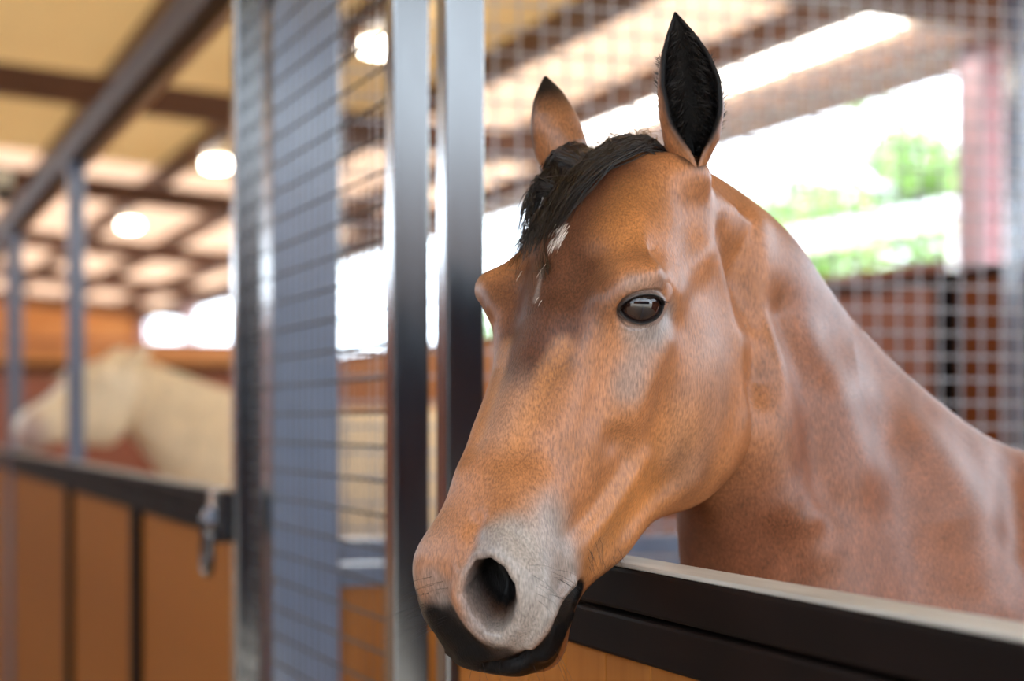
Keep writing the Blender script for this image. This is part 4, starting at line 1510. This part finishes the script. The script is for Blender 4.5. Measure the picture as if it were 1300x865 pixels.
for s in (-1, 1):
    for (q, sg) in ((pf, 0), (ph, 1)):
        y = q.y + s * .15
        k = .07 * sg
        sp.tube([(q.x, y, .98), (q.x - k, y, .75), (q.x + k, y, .52), (q.x + k, y, .44), (q.x + k * .7, y, .28), (q.x + k * .6, y, .17), (q.x + k * .3 - .02, y, .09), (q.x - .04, y, .05), (q.x - .05, y, .0)],
                [.14, .10, .055, .05, .034, .042, .036, .052, .062], 36)
for sd_ in (1, -1):
    b_, t_ = l2(-.005, .07 * sd_, -.055), l2(-.13, .095 * sd_, -.05)
    sp.tube([l2(.06, .035 * sd_, -.09), b_, b_ * .6 + t_ * .4, b_ * .25 + t_ * .75, t_], [.045, .03, .032, .02, .004], 20)
for v_ in sp.v:
    v_ += np.array((.08, 0, .065))
pal = remesh(sp.mesh('cream_soup'), 0.008, 5)
v = get_v(pal)
d = v - FR2[0] - np.array((.08, 0, .065))
a2, b2, c2_ = d @ FR2[1], d @ FR2[2], d @ FR2[3]
cc = np.tile(np.array(lin((244, 222, 184))), (len(v), 1))
def mx(m, c):
    global cc
    cc = cc * (1 - m[:, None]) + np.array(lin(c)) * m[:, None]
onhead = (np.abs(b2) < .16) & (c2_ > -.36)
mx(onhead * sstep(a2, .40, .55), (176, 150, 140))
mx(onhead * (1 - sstep(np.abs(b2), .02, .04)) * sstep(c2_, -.07, -.03) * (a2 > .05), (240, 232, 222))
nos = np.minimum(np.linalg.norm(v - l2(.51, .06, -.05), axis=1), np.linalg.norm(v - l2(.51, -.06, -.05), axis=1))
mx(1 - sstep(nos, .015, .03), (50, 40, 38))
mx((1 - sstep(v[:, 2], .3, .6)), (236, 228, 214))
ca2 = pal.color_attributes.new('coat', 'FLOAT_COLOR', 'POINT')
ca2.data.foreach_set('color', np.c_[cc, np.ones(len(cc))].astype(np.float32).ravel())
pr = empty('horse', (P(420, 600, 9.2).x, pf.y, 0))
tag(pr, 'cream coloured horse with white mane in the neighbouring stall', 'horse')
link('body', pal, coat_material('cream_coat', .6), pr, smooth=True)
for sd_ in (1, -1):
    bm = bmesh.new()
    bmesh.ops.create_uvsphere(bm, u_segments=16, v_segments=10, radius=.022, matrix=Matrix.Translation(Vector(l2(.185, .100 * sd_, -.042))))
    link('eye', bm_mesh(bm, 'eye'), new_mat('dark_eye', (26, 18, 16), .08), pr, smooth=True)
PALE = noisy('flaxen_hair', (236, 226, 206), (248, 242, 230), (60, 60, 60), .5)
mp_ = []
cr2 = cr_open(np.array([tuple(s_[0]) for s_ in N2[:6]]), 200)
for k in range(1100):
    i = int(rh.uniform(0, 72))
    p = cr2[i] + np.array((0, rh.uniform(-.01, .01), .004))
    L = rh.uniform(.04, .11)
    mp_.append(cr_open(np.array([p, p + np.array((rh.gauss(0, .01), -.03, .006)), p + np.array((rh.gauss(-.01, .02), -.05, -.5 * L)), p + np.array((rh.gauss(-.02, .03), -.065, -L))]), 7))
strands('mane', mp_, .0022, PALE, pr, 'white mane')
ff = []
for k in range(160):
    bb = rh.uniform(-.04, .04)
    ff.append(cr_open(np.array([l2(-.01, bb, -.01), l2(.05, bb * 1.3, .03), l2(rh.uniform(.1, .18), bb * 1.8, .024)]), 7))
strands('forelock', ff, .002, PALE, pr)
